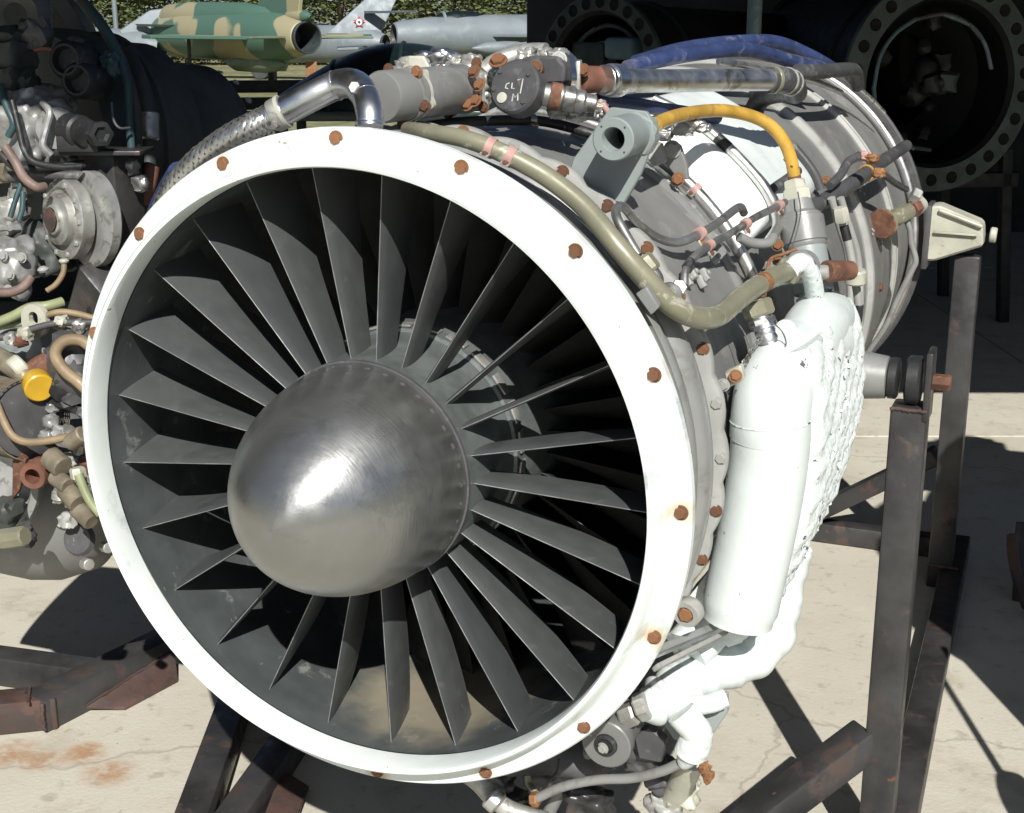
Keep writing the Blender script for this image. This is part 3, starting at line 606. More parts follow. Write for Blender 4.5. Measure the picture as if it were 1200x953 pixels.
# inlet guide vanes
def vane(a0, dth=-2.6):
    V, F = [], []; nr, nc = 14, 10
    for side in (1, -1):
        for i in range(nr+1):
            s = i/nr; r = .165+(.4625-.165)*s
            yl = .082+.006*(1-s); ch = .064+.042*s
            if s > .93: ch *= 1-.0*((s-.93)/.07)
            for j in range(nc+1):
                c = j/nc; y = yl+ch*c
                th = .0052*(sqrt(max(c, 0))*1.6*(1-c)+.12*(1-c))*(1.25-.5*s)
                if j == 0: th = .0004
                a = R(a0+dth*c*s*s)
                V.append((r*cos(a)-side*th*sin(a), y, r*sin(a)+side*th*cos(a)))
    m = (nr+1)*(nc+1)
    for k in (0, 1):
        for i in range(nr):
            for j in range(nc):
                p = k*m+i*(nc+1)+j; F.append((p, p+1, p+nc+2, p+nc+1))
    for i in range(nr):
        for j in (0, nc):
            p = i*(nc+1)+j; F.append((p, p+nc+1, m+p+nc+1, m+p))
    return V, F
mat('vane_edge', (.3, .31, .31), .4, .4, .3, 30)
v0 = obj('guide_vane', vane(0), 'vane_paint', eng, 50)
ve = obj('leading_edge', tube([(.17, .0878, 0), (.3, .0848, 0), (.462, .0818, 0)], .0008, 6, 1, False, False), 'vane_edge', v0)
for k in range(25):
    o = v0 if k == 0 else v0.copy()
    if k: C.objects.link(o); o.parent = eng
    o.rotation_euler = (0, -R(157.6-14.4*k), 0)
    e_ = ve if k == 0 else ve.copy()
    if k: C.objects.link(e_); e_.parent = o
# fan rotor behind the vanes
def fanblade():
    V, F = [], []; nr, nc = 10, 6
    for side in (1, -1):
        for i in range(nr+1):
            s = i/nr; r = .19+(.462-.19)*s; stg = R(22+38*s); ch = .075+.02*s
            for j in range(nc+1):
                c = j/nc-.5; th = .0035*(1-(2*c)**2)*(1.3-s*.8)+.0004
                y = .36+c*ch*cos(stg); tx = c*ch*sin(stg)+side*th*cos(stg); y -= side*th*sin(stg)
                V.append((tx, y, sqrt(r*r-tx*tx)))
    m = (nr+1)*(nc+1)
    for k in (0, 1):
        for i in range(nr):
            for j in range(nc): p = k*m+i*(nc+1)+j; F.append((p, p+1, p+nc+2, p+nc+1))
    for i in range(nr):
        for j in (0, nc): p = i*(nc+1)+j; F.append((p, p+nc+1, m+p+nc+1, m+p))
    return V, F
mat('titanium', (.06, .058, .055), .5, .2, .2, 20, bump=.1)
fb = obj('fan_blade', fanblade(), 'titanium', eng, 50)
for k in range(33):
    o = fb if k == 0 else fb.copy()
    if k: C.objects.link(o); o.parent = eng
    o.rotation_euler = (0, R(360/33*k+4), 0)
# ---------------- casing
def casing(name, prof, m, n=160, wob=None): return obj(name, lathe(prof, n, wob=wob), m, eng, 40)
casing('front_casing', [(.48, .0672), (.479, .09), (.4795, .125), (.4835, .131), (.484, .142), (.4795, .148), (.4792, .158), (.4835, .163), (.4838, .17), (.479, .176), (.477, .195)], 'casing_light')
casing('rib_ring', [(.477, .1955), (.484, .2), (.489, .207), (.491, .22), (.49, .236), (.484, .246), (.476, .252), (.474, .28)], 'casing_light')
def scal(i, h, r):
    if r < .483: return 0
    a = (i*360-82) % 10; a = min(a, 10-a)/5
    return .007*(1-a*a)-.004
fl = casing('bolted_flange', [(.474, .2805), (.484, .281), (.4935, .284), (.495, .287), (.495, .299), (.4935, .3015), (.484, .303), (.47, .304)], 'casing_pale', 360, scal)
for k in range(36):
    a = R(82-10*k); bolt((.489*cos(a), .2835, .489*sin(a)), (0, -1, 0), .0085, fl, BOLT_S if k in (7, 8, 1, 14) else BOLT_R)
mid = casing('middle_casing', [(.47, .3042), (.466, .306), (.4655, .62), (.4665, .625)], 'casing_grey')
fl2 = casing('joint_flange', [(.4665, .6255), (.474, .627), (.476, .63), (.476, .646), (.474, .649), (.468, .65)], 'casing_light')
for k in range(48): a = R(7.5*k); bolt((.476*cos(a), .638, .476*sin(a)), (cos(a), 0, sin(a)), .0042, fl2, BOLT_S)
casing('bypass_casing', [(.468, .651), (.468, .76), (.4685, .86), (.473, .93), (.484, .99), (.49, 1.0)], 'casing_grey')
casing('joint_flange', [(.49, 1.0005), (.497, 1.002), (.499, 1.005), (.499, 1.02), (.498, 1.023), (.494, 1.024)], 'casing_pale')
casing('rear_casing', [(.494, 1.0245), (.496, 1.1), (.4975, 1.18)], 'casing_grey')
casing('rib_ring', [(.4977, 1.1805), (.4995, 1.184), (.5005, 1.19), (.5005, 1.2), (.4995, 1.206), (.499, 1.21)], 'casing_grey')
casing('rear_casing', [(.499, 1.2105), (.502, 1.4), (.506, 1.58)], 'casing_grey')
casing('rib_ring', [(.506, 1.5805), (.507, 1.596), (.519, 1.599), (.521, 1.604), (.521, 1.618), (.519, 1.622), (.508, 1.625), (.508, 1.64)], 'casing_pale')
casing('rear_casing', [(.508, 1.6405), (.51, 1.8), (.51, 1.975)], 'casing_grey')
casing('rib_ring', [(.51, 1.9755), (.511, 1.986), (.520, 1.989), (.520, 1.998), (.511, 2.001), (.511, 2.016), (.520, 2.019), (.520, 2.028), (.51, 2.031), (.51, 2.038)], 'casing_pale')
casing('rear_casing', [(.51, 2.0385), (.508, 2.2), (.505, 2.32)], 'casing_grey')
obj('rear_tube_ring', tube([cyl(.522, a, 2.36) for a in range(0, 361, 6)], .011, 12, 2), 'steel_tube', eng)
casing('rear_casing', [(.505, 2.3205), (.503, 2.40)], 'casing_light')
rf = obj('rear_flange', lathe([(.503, 2.4005), (.54, 2.401), (.545, 2.405), (.545, 2.42), (.54, 2.424), (.36, 2.424), (.3, 2.425)], 96), 'dark_box', eng)
for k in range(40): a = R(9*k); bolt((.526*cos(a), 2.4015, .526*sin(a)), (0, -1, 0), .007, rf, BOLT_D)
obj('exhaust_cone', lathe([(.3, 2.4255), (.29, 2.6), (.2, 2.75), (.02, 2.85)], 48), 'dark_box', eng)
# ---------------- everything bolted, strapped and plumbed to the casing
def pts(*q): return [at(a, b, **{k: v}) for a, b, k, v in q]
def pipe(name, m, rad, *q, parent=eng, n=16, k=8, smooth=True): return obj(name, tube(pts(*q), rad, n, k, True, smooth), m, parent, 50)
def collar(P, t, rad, wd_, m, parent, name='collar', n=24, sq=None):
    p, d = along(P, t); return obj(name, turned(p-d*wd_/2, d, [(rad*.97, 0), (rad, wd_*.1), (rad, wd_*.9), (rad*.97, wd_)], sq or n), m, parent, 30)
def nut(p, d, rad, L, m, parent, name='nut'): return obj(name, turned(Vector(p)-Vector(d).normalized()*L/2, d, [(rad*.85, 0), (rad, L*.15), (rad, L*.85), (rad*.85, L)], 6), m, parent, 25)
def p_clamp(P, t, rad, parent, m1='pink_sleeve', m2='casing_pale'):
    p, d = along(P, t); o = obj('pipe_clamp', turned(p-d*.006, d, [(rad*1.02, 0), (rad*1.18, .0002), (rad*1.18, .0118), (rad*1.02, .012)], 20), m1, parent, 30)
    _, u, v = frame(d); out = Vector((p.x, 0, p.z)).normalized(); s = d.cross(out).normalized()
    obj('clamp_lug', box(rad*1.3, .013, .004, mtx(p-out*rad*.6+s*rad*1.3, s, d, out), .001), m2, o)
    bolt(p-out*(rad*.5)+s*rad*1.6, out, .0045, o, BOLT_R); return o
# olive main pipe round the front
OP = [(478, 152, 'r', .492), (500, 155, 'r', .5), (545, 163, 'r', .51), (590, 180, 'r', .512), (640, 207, 'r', .512), (685, 243, 'r', .512), (722, 287, 'r', .512), (755, 325, 'r', .514), (785, 356, 'r', .518), (815, 372, 'r', .522), (842, 370, 'r', .53), (865, 351, 'r', .54), (893, 332, 'r', .552), (925, 317, 'r', .567), (945, 311, 'r', .578)]
op = pipe('delivery_pipe', 'olive_paint', lambda t: .0115+.0045*min(1, t*1.8), *OP, n=20)
opp = pts(*OP)
for t in (.2, .235): p_clamp(opp, t, .0125, op)
p, d = along(opp, .94); nut(p, d, .024, .026, 'olive_paint', op)
p, d = along(opp, .985); obj('elbow_body', turned(p-d*.015, d, [(.02, 0), (.028, .008), (.028, .03), (.02, .04)], 20), 'casing_light', op)
collar(opp, .868, .0166, .026, 'rust_orange', op, 'paint_band')
# black band painting in the shadow gap under the pipe, behind the front flange
obj('shadow_gap_band', lathe([(.4796, .1), (.4835, .101), (.4835, .118), (.4796, .119)], 160), 'black_rubber', eng)
# lifting bracket with hollow boss
bo = at(730, 160, y=.27)
br = eng
bp = [at(672, 186, y=.306), at(667, 200, y=.306), at(698, 231, y=.306), at(731, 239, y=.306), at(750, 205, y=.306), at(770, 152, y=.306), at(757, 131, y=.306), at(715, 126, y=.306)]
bk = obj('lifting_bracket', prism(bp, (0, .012, 0), .0015), 'bracket_grey', eng, 30)
bfr = bo.copy()
obj('boss', lathe([(.0162, .115), (.0162, .002), (.0175, 0), (.029, -.0005), (.0308, .0015), (.0308, .03), (.0306, .04), (.0306, .085), (.0162, .085)], 48, bo-Vector((0, .045, 0)), (0, 1, 0)), 'bracket_grey', bk)
obj('boss_bore', lathe([(.0163, .07), (.001, .07)], 24, bo-Vector((0, .045, 0)), (0, 1, 0)), 'black_void', bk)
for k in range(4):
    a = pi/4+k*pi/2; o = obj('boss_pin', rod(bo+Vector((.0245*cos(a), -.0462, .0245*sin(a))), bo+Vector((.0245*cos(a), -.044, .0245*sin(a))), .0016, n=8), 'dark_box', bk)
q = [bo+Vector((x, .032, z)) for x, z in ((-.02, .026), (.008, .033), (.034, .02), (.038, -.008), (.026, -.03), (.0, -.03))]
obj('stiffener', prism(q, (0, .03, 0), .003), 'bracket_grey', bk, 30)
q = [at(770, 150, y=.318), at(757, 190, y=.318), at(738, 238, y=.318)]
# yellow hose
YP = [(768, 146, 'y', .40), (790, 137, 'y', .5), (820, 131, 'y', .62), (850, 130, 'y', .72), (880, 136, 'y', .78), (902, 147, 'y', .8), (918, 165, 'y', .81), (927, 187, 'y', .815), (932, 214, 'y', .82)]
yh = pipe('yellow_hose', 'yellow_hose', .0112, *YP, n=20)
collar(pts(*YP), .985, .0118, .012, 'red_oxide', yh, 'hose_end')
# vertical fitting stack under the yellow hose
def stack(name, p0, p1, prof, m, parent=eng, n=28):
    p0 = Vector(p0); p1 = Vector(p1); L = (p1-p0).length; return obj(name, turned(p0, p1-p0, [(r, t*L) for r, t in prof], n), m, parent, 30)
f0, f1 = at(962, 392, y=.74), at(931, 214, y=.82)
def fs(t): return f0.lerp(f1, t)
fd = (f1-f0).normalized()
st = stack('relief_valve', fs(.56), fs(.88), [(.026, 0), (.036, .01), (.038, .06), (.038, .1), (.0405, .12), (.0405, .62), (.037, .64), (.037, .68), (.028, .76), (.024, 1)], 'casing_light')
nut(fs(.91), fd, .026, .026, 'cream_metal', st); nut(fs(.98), fd, .021, .018, 'cream_metal', st)
stack('valve_body', fs(.27), fs(.57), [(.033, 0), (.036, .03), (.036, .97), (.034, 1)], 'bracket_grey', st)
q = fs(.42); obj('valve_flange', box(.085, .05, .05, mtx(q+Vector((-.035, .02, -.01)), Vector((.9, -.3, .15)), Vector((.2, 1, 0)), fd), .004), 'bracket_grey', st)
bolt(at(911, 287, y=.69), (.3, -.9, .2), .0085, st); bolt(at(911, 306, y=.69), (.3, -.9, .2), .007, st)
bx = obj('side_cap', rod(at(968, 318, y=.7), at(998, 317, y=.76), .019, .017, 14), 'rust', st)
obj('thread', rod(at(945, 321, y=.7), at(972, 319, y=.705), .0135, n=16), 'casing_pale', st)
stack('valve_neck', fs(.1), fs(.29), [(.03, 0), (.034, .1), (.025, .2), (.03, .3), (.022, .4), (.031, .55), (.033, .75), (.026, .85), (.026, 1)], 'crust_white', st)
obj('valve_elbow', tube(pts((925, 318, 'y', .6), (938, 308, 'y', .62), (950, 322, 'y', .65), (955, 345, 'y', .68)), .0165, 14, 5), 'crust_white', st)
obj('lock_wire', tube(pts((935, 225, 'y', .77), (938, 250, 'y', .74), (930, 285, 'y', .7), (924, 300, 'y', .68)), .0012, 6, 6), 'dark_box', st)
obj('earth_strap', tube(pts((934, 292, 'y', .68), (918, 298, 'y', .67), (903, 304, 'y', .67), (899, 320, 'y', .66)), .003, 8, 6), 'rust_orange', st)
# ---------------- oil cooler (white, crusted paint)
oc = obj('oil_cooler', ([], []), None, eng, 0)
me_tank = []
def arc(r, a, y): return cyl(r, a, y)
SHP = pts((902, 512, 'y', .4), (903, 495, 'y', .4), (905, 470, 'y', .415), (912, 447, 'y', .45), (928, 424, 'y', .53), (948, 408, 'y', .63), (962, 400, 'y', .7))
obj('duct_shoulder', tube(SHP, lambda t: .0625-.004*t*t, 40, 7), 'tank_white', oc, 60)
TP = pts((903, 492, 'y', .4), (903, 510, 'y', .4), (900, 545, 'y', .4), (893, 590, 'y', .395), (884, 635, 'y', .39), (874, 680, 'y', .385), (864, 726, 'y', .38))
def trad(t): return .062-(.004 if t > .97 else 0)
n = 40; V, F = tube(TP, trad, 40, 6, True)
top = [(TP[0]+(TP[0]-TP[1]).normalized()*.05*sin(b)) for b in (pi/2,)]
bmv = obj('cooler_duct', (V, F), 'tank_white', oc, 40)
dd = (TP[0]-TP[1]).normalized()
p, d = along(TP, .01); obj('weld_seam', turned(p-d*.0015, d, [(.062, 0), (.0634, .0005), (.0634, .0025), (.062, .003)], 40), 'crust_white', oc)
# matrix block: grid in angle and depth along the casing, crusted outer face
def core(a0, a1, ri, ro, y0, ylen, na=70, ny=40, amp=.0032):
    V, F = [], []
    for s in range(na+1):
        a = a0+(a1-a0)*s/na
        for j in range(ny+1):
            c = j/ny; yy = y0+ylen(a)*c; edge = min(1, min(c, 1-c)*9); e2 = min(1, min(s, na-s)/na*12)
            rr = ri+(ro-ri)*(.82+.18*sqrt(max(0, edge*(2-edge))))*(.9+.1*e2)
            rr += amp*noise.fractal(Vector((a*.35, yy*45, 0)), .9, 2, 4)*1.2 + .0045*sin((a/21-yy/.35)*25)*edge+.004*max(0, noise.noise(Vector((a*.5, yy*60, 9))))*edge
            V.append(cyl(rr, a, yy+.003*noise.noise(Vector((a*.4, c*3, 5)))))
    w_ = ny+1; m = len(V)
    for s in range(na+1):
        a = a0+(a1-a0)*s/na
        for j in range(ny+1): V.append(cyl(ri, a, y0+ylen(a)*j/ny))
    for s in range(na):
        for j in range(ny):
            p = s*w_+j; F.append((p, p+1, p+w_+1, p+w_)); F.append((m+p, m+p+1, m+p+w_+1, m+p+w_))
    for s in range(na):
        for j in (0, ny): p = s*w_+j; F.append((p, p+w_, m+p+w_, m+p))
    for j in range(ny):
        for s in (0, na): p = s*w_+j; F.append((p, p+1, m+p+1, m+p))
    return V, F
obj('cooler_matrix', core(15.5, -37, .5, .618, .42, lambda a: .43 if a > -6 else max(.1, .43-.0118*(-6-a))), 'crust_white', oc, 50)
def flakes(n_, seed):
    rr = random.Random(seed); parts = []
    for _ in range(n_):
        a = rr.uniform(-26, 9); y0 = .47+rr.random()*((.32 if a > -6 else max(.06, .32-.0118*(-6-a)))); p = cyl(.611+rr.random()*.008, a, y0); nn = Vector((cos(R(a)), 0, sin(R(a))))
        t1 = (Vector((0, .35, 0))+nn.cross(Vector((0, 1, 0)))*-.23).normalized(); t1 = (t1+Vector((rr.gauss(0, .5), rr.gauss(0, .5), rr.gauss(0, .5)))).normalized(); t2 = nn.cross(t1).normalized()
        L_ = rr.uniform(.004, .013); W_ = rr.uniform(.002, .005); lift = rr.uniform(.001, .0035)
        q = [p, p+t1*L_, p+t1*L_+t2*W_+nn*lift, p+t2*W_+nn*lift, p+t1*L_*.5+t2*W_*1.8+nn*lift*.8]
        parts.append((q, [(0, 1, 2, 3), (3, 2, 4)]))
    return join(*parts)
fk = obj('paint_flake', flakes(170, 3), 'tank_white', oc, 0); fk['kind'] = 'stuff'
obj('cooler_header', tube([arc(.56, 11, .5), arc(.565, 13, .6), arc(.567, 14, .7), arc(.562, 13, .8), arc(.555, 11, .86)], lambda t: .055-.012*abs(t-.4), 24, 6), 'tank_white', oc, 50)
stack('filler_neck', at(955, 402, y=.7), fs(.14), [(.056, 0), (.044, .35), (.036, .55), (.037, .6), (.037, .95), (.033, 1)], 'tank_white', oc)
obj('side_skirt', tube([arc(.548, -22, .46), arc(.555, -30, .5), arc(.56, -37, .46), arc(.56, -42, .4)], .042, 20, 6), 'crust_white', oc, 50)
# lower elbow with wrapped folds
def wrapped(pp, rad, folds, name, amp=.003):
    V, F = tube(pp, rad, 26, 10, True); m = len(V)//26
    fan = name == 'return_elbow'
    for i in range(m):
        c = sum((V[i*26+j] for j in range(26)), Vector())/26
        k = 1+amp/.03*(sin(i/m*folds*6.28+1.5*noise.noise(Vector((i*.3, 0, 0))))*.4+noise.noise(V[i*26]*30)*.6)
        if fan and .62 < i/m < .93: k *= 1+.13*abs(sin((i/m-.62)/.31*pi*4))
        for j in range(26): V[i*26+j] = c+(V[i*26+j]-c)*(k+.04*noise.noise(V[i*26+j]*45))
    return obj(name, (V, F), 'tank_white', oc, 60)
wrapped(pts((922, 640, 'y', .56), (913, 695, 'y', .54), (903, 742, 'y', .52), (880, 770, 'y', .49), (848, 782, 'y', .45), (812, 796, 'y', .40), (788, 812, 'y', .36), (768, 826, 'y', .33), (750, 836, 'y', .30)), lambda t: .043-.008*t if t < .8 else max(.014, .038-.024*((t-.8)/.2)**1.5), 9, 'return_elbow', .006)
wrapped(pts((790, 822, 'y', .33), (825, 826, 'y', .34), (850, 818, 'y', .36)), .016, 3, 'pipe_stub')
wrapped(pts((798, 835, 'y', .3), (818, 862, 'y', .3), (812, 885, 'y', .3)), lambda t: .026-.004*t, 3, 'drain_elbow')
p = at(738, 838, y=.3); nut(p, (at(770, 825, y=.3)-p), .02, .03, 'alloy', oc)
nut(at(752, 828, y=.3), (1, .3, .5), .024, .022, 'casing_pale', oc)
stack('drain_valve', at(800, 898, y=.3), at(822, 855, y=.3), [(.008, 0), (.014, .1), (.02, .3), (.026, .35), (.026, .8), (.02, 1)], 'crust_white', oc)
obj('support_plate', prism([at(772, 842, y=.36), at(800, 830, y=.36), at(852, 812, y=.38), at(853, 835, y=.38), at(828, 872, y=.36), at(790, 868, y=.36)], (0, .012, 0), .002), 'bracket_grey', oc)
for t_, s_ in ((.2, 1), (.5, 2), (.8, 3)):
    obj('paint_flake', lump(at(822+s_*3, 893+s_*6, y=.3), .008, .006, .012, .7, 3, s_, 2), 'rust_orange', oc, 0)
# tank top lugs, cap and chain
cp0, cp1 = at(903, 408, y=.46), at(885, 352, y=.47)
cap = stack('filler_cap', cp0, cp1, [(.016, 0), (.018, .05), (.016, .12), (.0175, .2), (.016, .28), (.0175, .34), (.0165, .4), (.022, .42), (.022, .5), (.018, .52), (.018, 1)], 'chrome', oc)
nut(cp0.lerp(cp1, .82), cp1-cp0, .025, .026, 'olive_paint', cap); nut(cp0.lerp(cp1, .55), cp1-cp0, .022, .012, 'steel_tube', cap)
obj('cap_seal', lathe([(.010, 0), (.019, .001), (.020, .004), (.012, .006)], 16, cp1, cp1-cp0), 'rust_orange', cap)
def chain(name, P, n_, m, parent, s=.005):
    parts = []
    for i in range(n_):
        p, d = along(P, (i+.5)/n_, 4); _, u, v = frame(d)
        if i % 2: u, v = v, u
        parts.append(tube([p+d*s*1.3*cos(b)+u*s*.75*sin(b) for b in [k*pi/4 for k in range(9)]], .0011, 5, 1, False, False))
    return obj(name, join(*parts), m, parent, 60)
chain('chain', pts((889, 400, 'y', .44), (880, 412, 'y', .42), (874, 425, 'y', .4), (866, 438, 'y', .38)), 12, 'dull_steel', cap)
obj('lock_wire', tube(pts((868, 352, 'y', .45), (862, 372, 'y', .44), (872, 390, 'y', .44), (880, 408, 'y', .44)), .0012, 5, 5), 'dull_steel', cap)
obj('lock_wire', tube(pts((898, 372, 'y', .45), (916, 388, 'y', .44), (921, 405, 'y', .44), (910, 411, 'y', .43)), .0012, 5, 5), 'dark_box', cap)
obj('cooler_lug', rod(at(920, 389, y=.5), at(922, 387, y=.525), .019, n=24), 'tank_white', oc)
obj('mount_lug', prism([at(848, 437, y=.33), at(868, 428, y=.33), at(871, 446, y=.33), at(852, 456, y=.33)], (.0, .02, 0), .003), 'cream_metal', oc)
bolt(at(848, 451, y=.326), (0, -1, 0), .008, oc, BOLT_S); bolt(at(862, 441, y=.325), (.3, -1, .5), .008, oc)
# drain bracket between the ring and the elbow
sb = obj('strut', beam(at(760, 768, y=.17), at(835, 737, y=.37), .012, .028, (.4, -.6, .7), .002), 'casing_light', eng)
obj('strut_edge', beam(at(768, 783, y=.16), at(850, 742, y=.37), .008, .014, (.4, -.6, .7), .002), 'casing_pale', sb)
ey = at(803, 721, y=.22); obj('eye_ring', lathe([(.013, 0), (.021, 0), (.023, .004), (.023, .02), (.013, .02), (.013, 0)], 28, ey, (0.15, 1, .1)), 'casing_pale', sb)
bolt(ey+Vector((0, .006, 0)), (0, -1, 0), .012, sb, BOLT_O)
# ---------------- rear trunnion on the side
t0 = at(985, 437, z=.003); T0 = Vector((.50, .905, .0))
tr = obj('trunnion', turned(T0, (1, 0, 0), [(.055, 0), (.052, .06), (.046, .1), (.04, .148), (.036, .15)], 36), 'casing_light', eng)
obj('rubber_ring', turned(T0+Vector((.15, 0, 0)), (1, 0, 0), [(.034, 0), (.039, .003), (.039, .017), (.034, .02)], 32), 'black_rubber', tr)
# left side trunnion
obj('trunnion', turned((-T0.x, T0.y, 0), (-1, 0, 0), [(.055, 0), (.046, .1), (.04, .148), (.036, .15)], 32), 'casing_light', eng)
# ---------------- top pump group
cy0, cy1 = at(446, 114, y=.2), at(552, 103, y=.44)
ax = (cy1-cy0).normalized()
pc = stack('actuator', cy0, cy1, [(.036, 0), (.0385, .02), (.0385, .97), (.035, 1)], 'casing_grey', n=40)
def flange_plate(t, outl, th, m, parent, name='end_plate', lobes=3, rot=0, r0=.04, r1=.05, bolts=True):
    o = cy0.lerp(cy1, t); _, u, v = frame(ax)
    fn = lambda a: r0+(r1-r0)*max(0, cos(lobes*(a-rot)))**2.2
    pl = obj(name, plate(fn, lambda a: .02, ax*th, o, u, v), m, parent, 40)
    for k in range(lobes if bolts else 0):
        a = rot+2*pi*k/lobes; bolt(o+u*r1*.88*cos(a)+v*r1*.88*sin(a)-ax*.001, -ax, .0075, pl)
    return pl
flange_plate(.23, None, .008, 'alloy', pc, lobes=5, rot=.35); flange_plate(.31, None, .006, 'cream_metal', pc, lobes=5, rot=.35, r0=.039, r1=.046, bolts=False)
flange_plate(.9, None, .005, 'casing_pale', pc, lobes=4, rot=.6, r0=.04, r1=.056)
obj('end_casting', turned(cy1, ax, [(.034, 0), (.036, .01), (.03, .03), (.02, .045)], 20), 'alloy', pc)
for (a, b) in ((556, 84), (562, 100), (558, 118), (549, 123)): bolt(at(a, b, y=.37), (-.3, -.8, .5), .009, pc)
for i, (a, b, s_) in enumerate(((566, 92, .02), (563, 112, .018), (552, 76, .017), (575, 84, .017))): obj('casting', lump(at(a, b, y=.43), s_, s_, s_, .3, 1.5, i), 'alloy', pc, 40)
# chrome air duct: elbow, long bend and braided hose
CP = [(434, 150, 'y', .12), (433, 132, 'y', .13), (428, 112, 'y', .16), (415, 99, 'y', .19), (397, 99, 'y', .21), (372, 110, 'y', .2), (345, 124, 'y', .19), (318, 138, 'y', .18)]
cd = pipe('air_duct', 'chrome', lambda t: .0185+.0035*min(1, t*3), *CP, n=28, k=8)
cpp = pts(*CP)
for t in (.07, .27, .6): collar(cpp, t, .0215 if t < .3 else .0232, .003, 'chrome', cd, 'weld_bead')
collar(cpp, .97, .0255, .02, 'alloy', cd, 'hose_clamp'); collar(cpp, .93, .0262, .006, 'cream_metal', cd, 'hose_clamp')
p, d = along(cpp, .95); nut(p+Vector((0, -.02, -.018)), (0, -1, -.2), .006, .02, 'dull_steel', cd)
nut(at(417, 104, y=.15), (0.3, -1, .3), .01, .02, 'dull_steel', cd)
mat('braid_steel', (.62, .62, .6), .36, .9, .15, 20, bump=.1)
# braid: crossing flat strands over a core hose
HP = pts((316, 139, 'y', .18), (295, 149, 'y', .17), (268, 163, 'y', .165), (243, 181, 'y', .165), (222, 200, 'y', .17), (205, 222, 'y', .18), (192, 248, 'y', .2))
hose = obj('braided_hose', tube(HP, .0195, 20, 8), 'dull_steel', eng, 50)
def braid(P, rad, strands, turns, hand):
    parts = []; Q = catmull(P, 14); m = len(Q); T = [(Q[min(i+1, m-1)]-Q[max(i-1, 0)]).normalized() for i in range(m)]
    fr = []; _, u, _ = frame(T[0])
    for i in range(m): u = (u-T[i]*u.dot(T[i])).normalized(); fr.append((u.copy(), T[i].cross(u)))
    for s in range(strands):
        V, F = [], []
        for i in range(m):
            a = hand*2*pi*turns*i/(m-1)+2*pi*s/strands
            lift = .0013*(1 if ((i//5)+s) % 2 else .15)
            for da in (-.24, 0, .24):
                u, v = fr[i]; V.append(Q[i]+(u*cos(a+da)+v*sin(a+da))*(rad+lift+(.0007 if da == 0 else 0)))
        for i in range(m-1):
            for j in (0, 1): F.append((i*3+j, i*3+j+1, (i+1)*3+j+1, (i+1)*3+j))
        parts.append((V, F))
    return join(*parts)
obj('braid', braid(HP, .0198, 9, 2.4, 1), 'braid_steel', hose, 50); obj('braid', braid(HP, .0203, 9, 2.4, -1), 'braid_steel', hose, 50)
obj('hose_sleeve', tube(pts((214, 204, 'y', .2), (200, 228, 'y', .22), (188, 255, 'y', .25), (180, 285, 'y', .3)), .024, 16, 6), 'blue_hose', eng)
# dark fuel pump: round cover, box body, chalk marks
pf = at(602, 101, y=.36)
pn = Vector((-.1, -.88, .3)).normalized(); pu = Vector((1, -.1, .05)); pu = (pu-pn*pu.dot(pn)).normalized(); pv = pn.cross(pu)*-1
if pv.z < 0: pv = -pv
pump = obj('fuel_pump', turned(pf-pn*.035, pn, [(.04, 0), (.0425, .003), (.0425, .031), (.039, .035)], 40), 'dark_box', eng, 30)
obj('pump_body', prism([at(600, 73, y=.40), at(618, 66, y=.40), at(652, 66, y=.40), at(662, 78, y=.40), at(660, 98, y=.40), at(636, 99, y=.40), at(600, 125, y=.40)], (0, .08, 0), .004), 'dark_box', pump, 30)
obj('pump_block', prism([at(608, 92, y=.372), at(634, 98, y=.372), at(629, 126, y=.372), at(604, 122, y=.372)], (0, .05, 0), .003), 'dark_box', pump, 30)
for (a, b) in ((-.026, .023), (.024, .018), (.02, -.025), (-.008, -.034), (-.034, -.004)): bolt(pf+pu*a+pv*b-pn*0, pn, .0042, pump, BOLT_D)
obj('inspection_plug', turned(pf+pu*-.018+pv*-.018, pn, [(.0085, 0), (.0085, .002), (.006, .0025)], 18), 'cream_metal', pump)
# chalk writing on the cover: "C 7" above "M"
def stroke(P2, wd_=.0011):
    return tube([pf+pu*a+pv*b+pn*.0003 for a, b in P2], wd_, 5, 3, True, False)
obj('chalk_mark', join(stroke([(-.008, .005), (-.013, .003), (-.014, -.003), (-.009, -.004)]), stroke([(-.003, .005), (-.003, -.004), (.002, -.004)]), stroke([(.006, .009), (.015, .011), (.013, -.012)]), stroke([(.0, -.024), (.001, -.012), (.005, -.018), (.009, -.012), (.01, -.023)])), 'chalk', pump, 0)
obj('port', turned(at(627, 82, y=.4), (.1, -.9, .25), [(.016, 0), (.016, .012), (.013, .014)], 20), 'dark_box', pump)
bolt(at(628, 80, y=.385), (.1, -.9, .25), .009, pump)
bolt(at(584, 72, y=.39), (0, -.6, .8), .012, pump)
obj('cover_casting', tube(pts((566, 88, 'y', .42), (580, 76, 'y', .44), (600, 67, 'y', .46), (622, 63, 'y', .48), (640, 63, 'y', .48)), .017, 14, 5), 'alloy', pump)
for i, (a, b, s_) in enumerate(((618, 66, .013), (640, 64, .012), (655, 67, .014))): obj('casting', lump(at(a, b, y=.44), s_, s_*1.3, s_, .35, 1.5, i+9), 'alloy', pump, 40)
obj('pump_flange', plate(lambda a: .037+.008*max(0, cos(3*a+.4))**2, lambda a: .01, (.004, .012, 0), at(662, 92, y=.44), Vector((.35, -.5, .1)).normalized(), (0, .1, 1)), 'chrome', pump, 40)
bolt(at(655, 70, y=.42), (.3, -.9, .2), .01, pump, BOLT_S); bolt(at(658, 92, y=.42), (.3, -.9, .2), .007, pump, BOLT_S)
r0, r1 = at(676, 94, y=.47), at(706, 93, y=.52)
obj('rusty_sleeve', rod(r0, r1, .0225, .021, 24), 'red_oxide', pump)
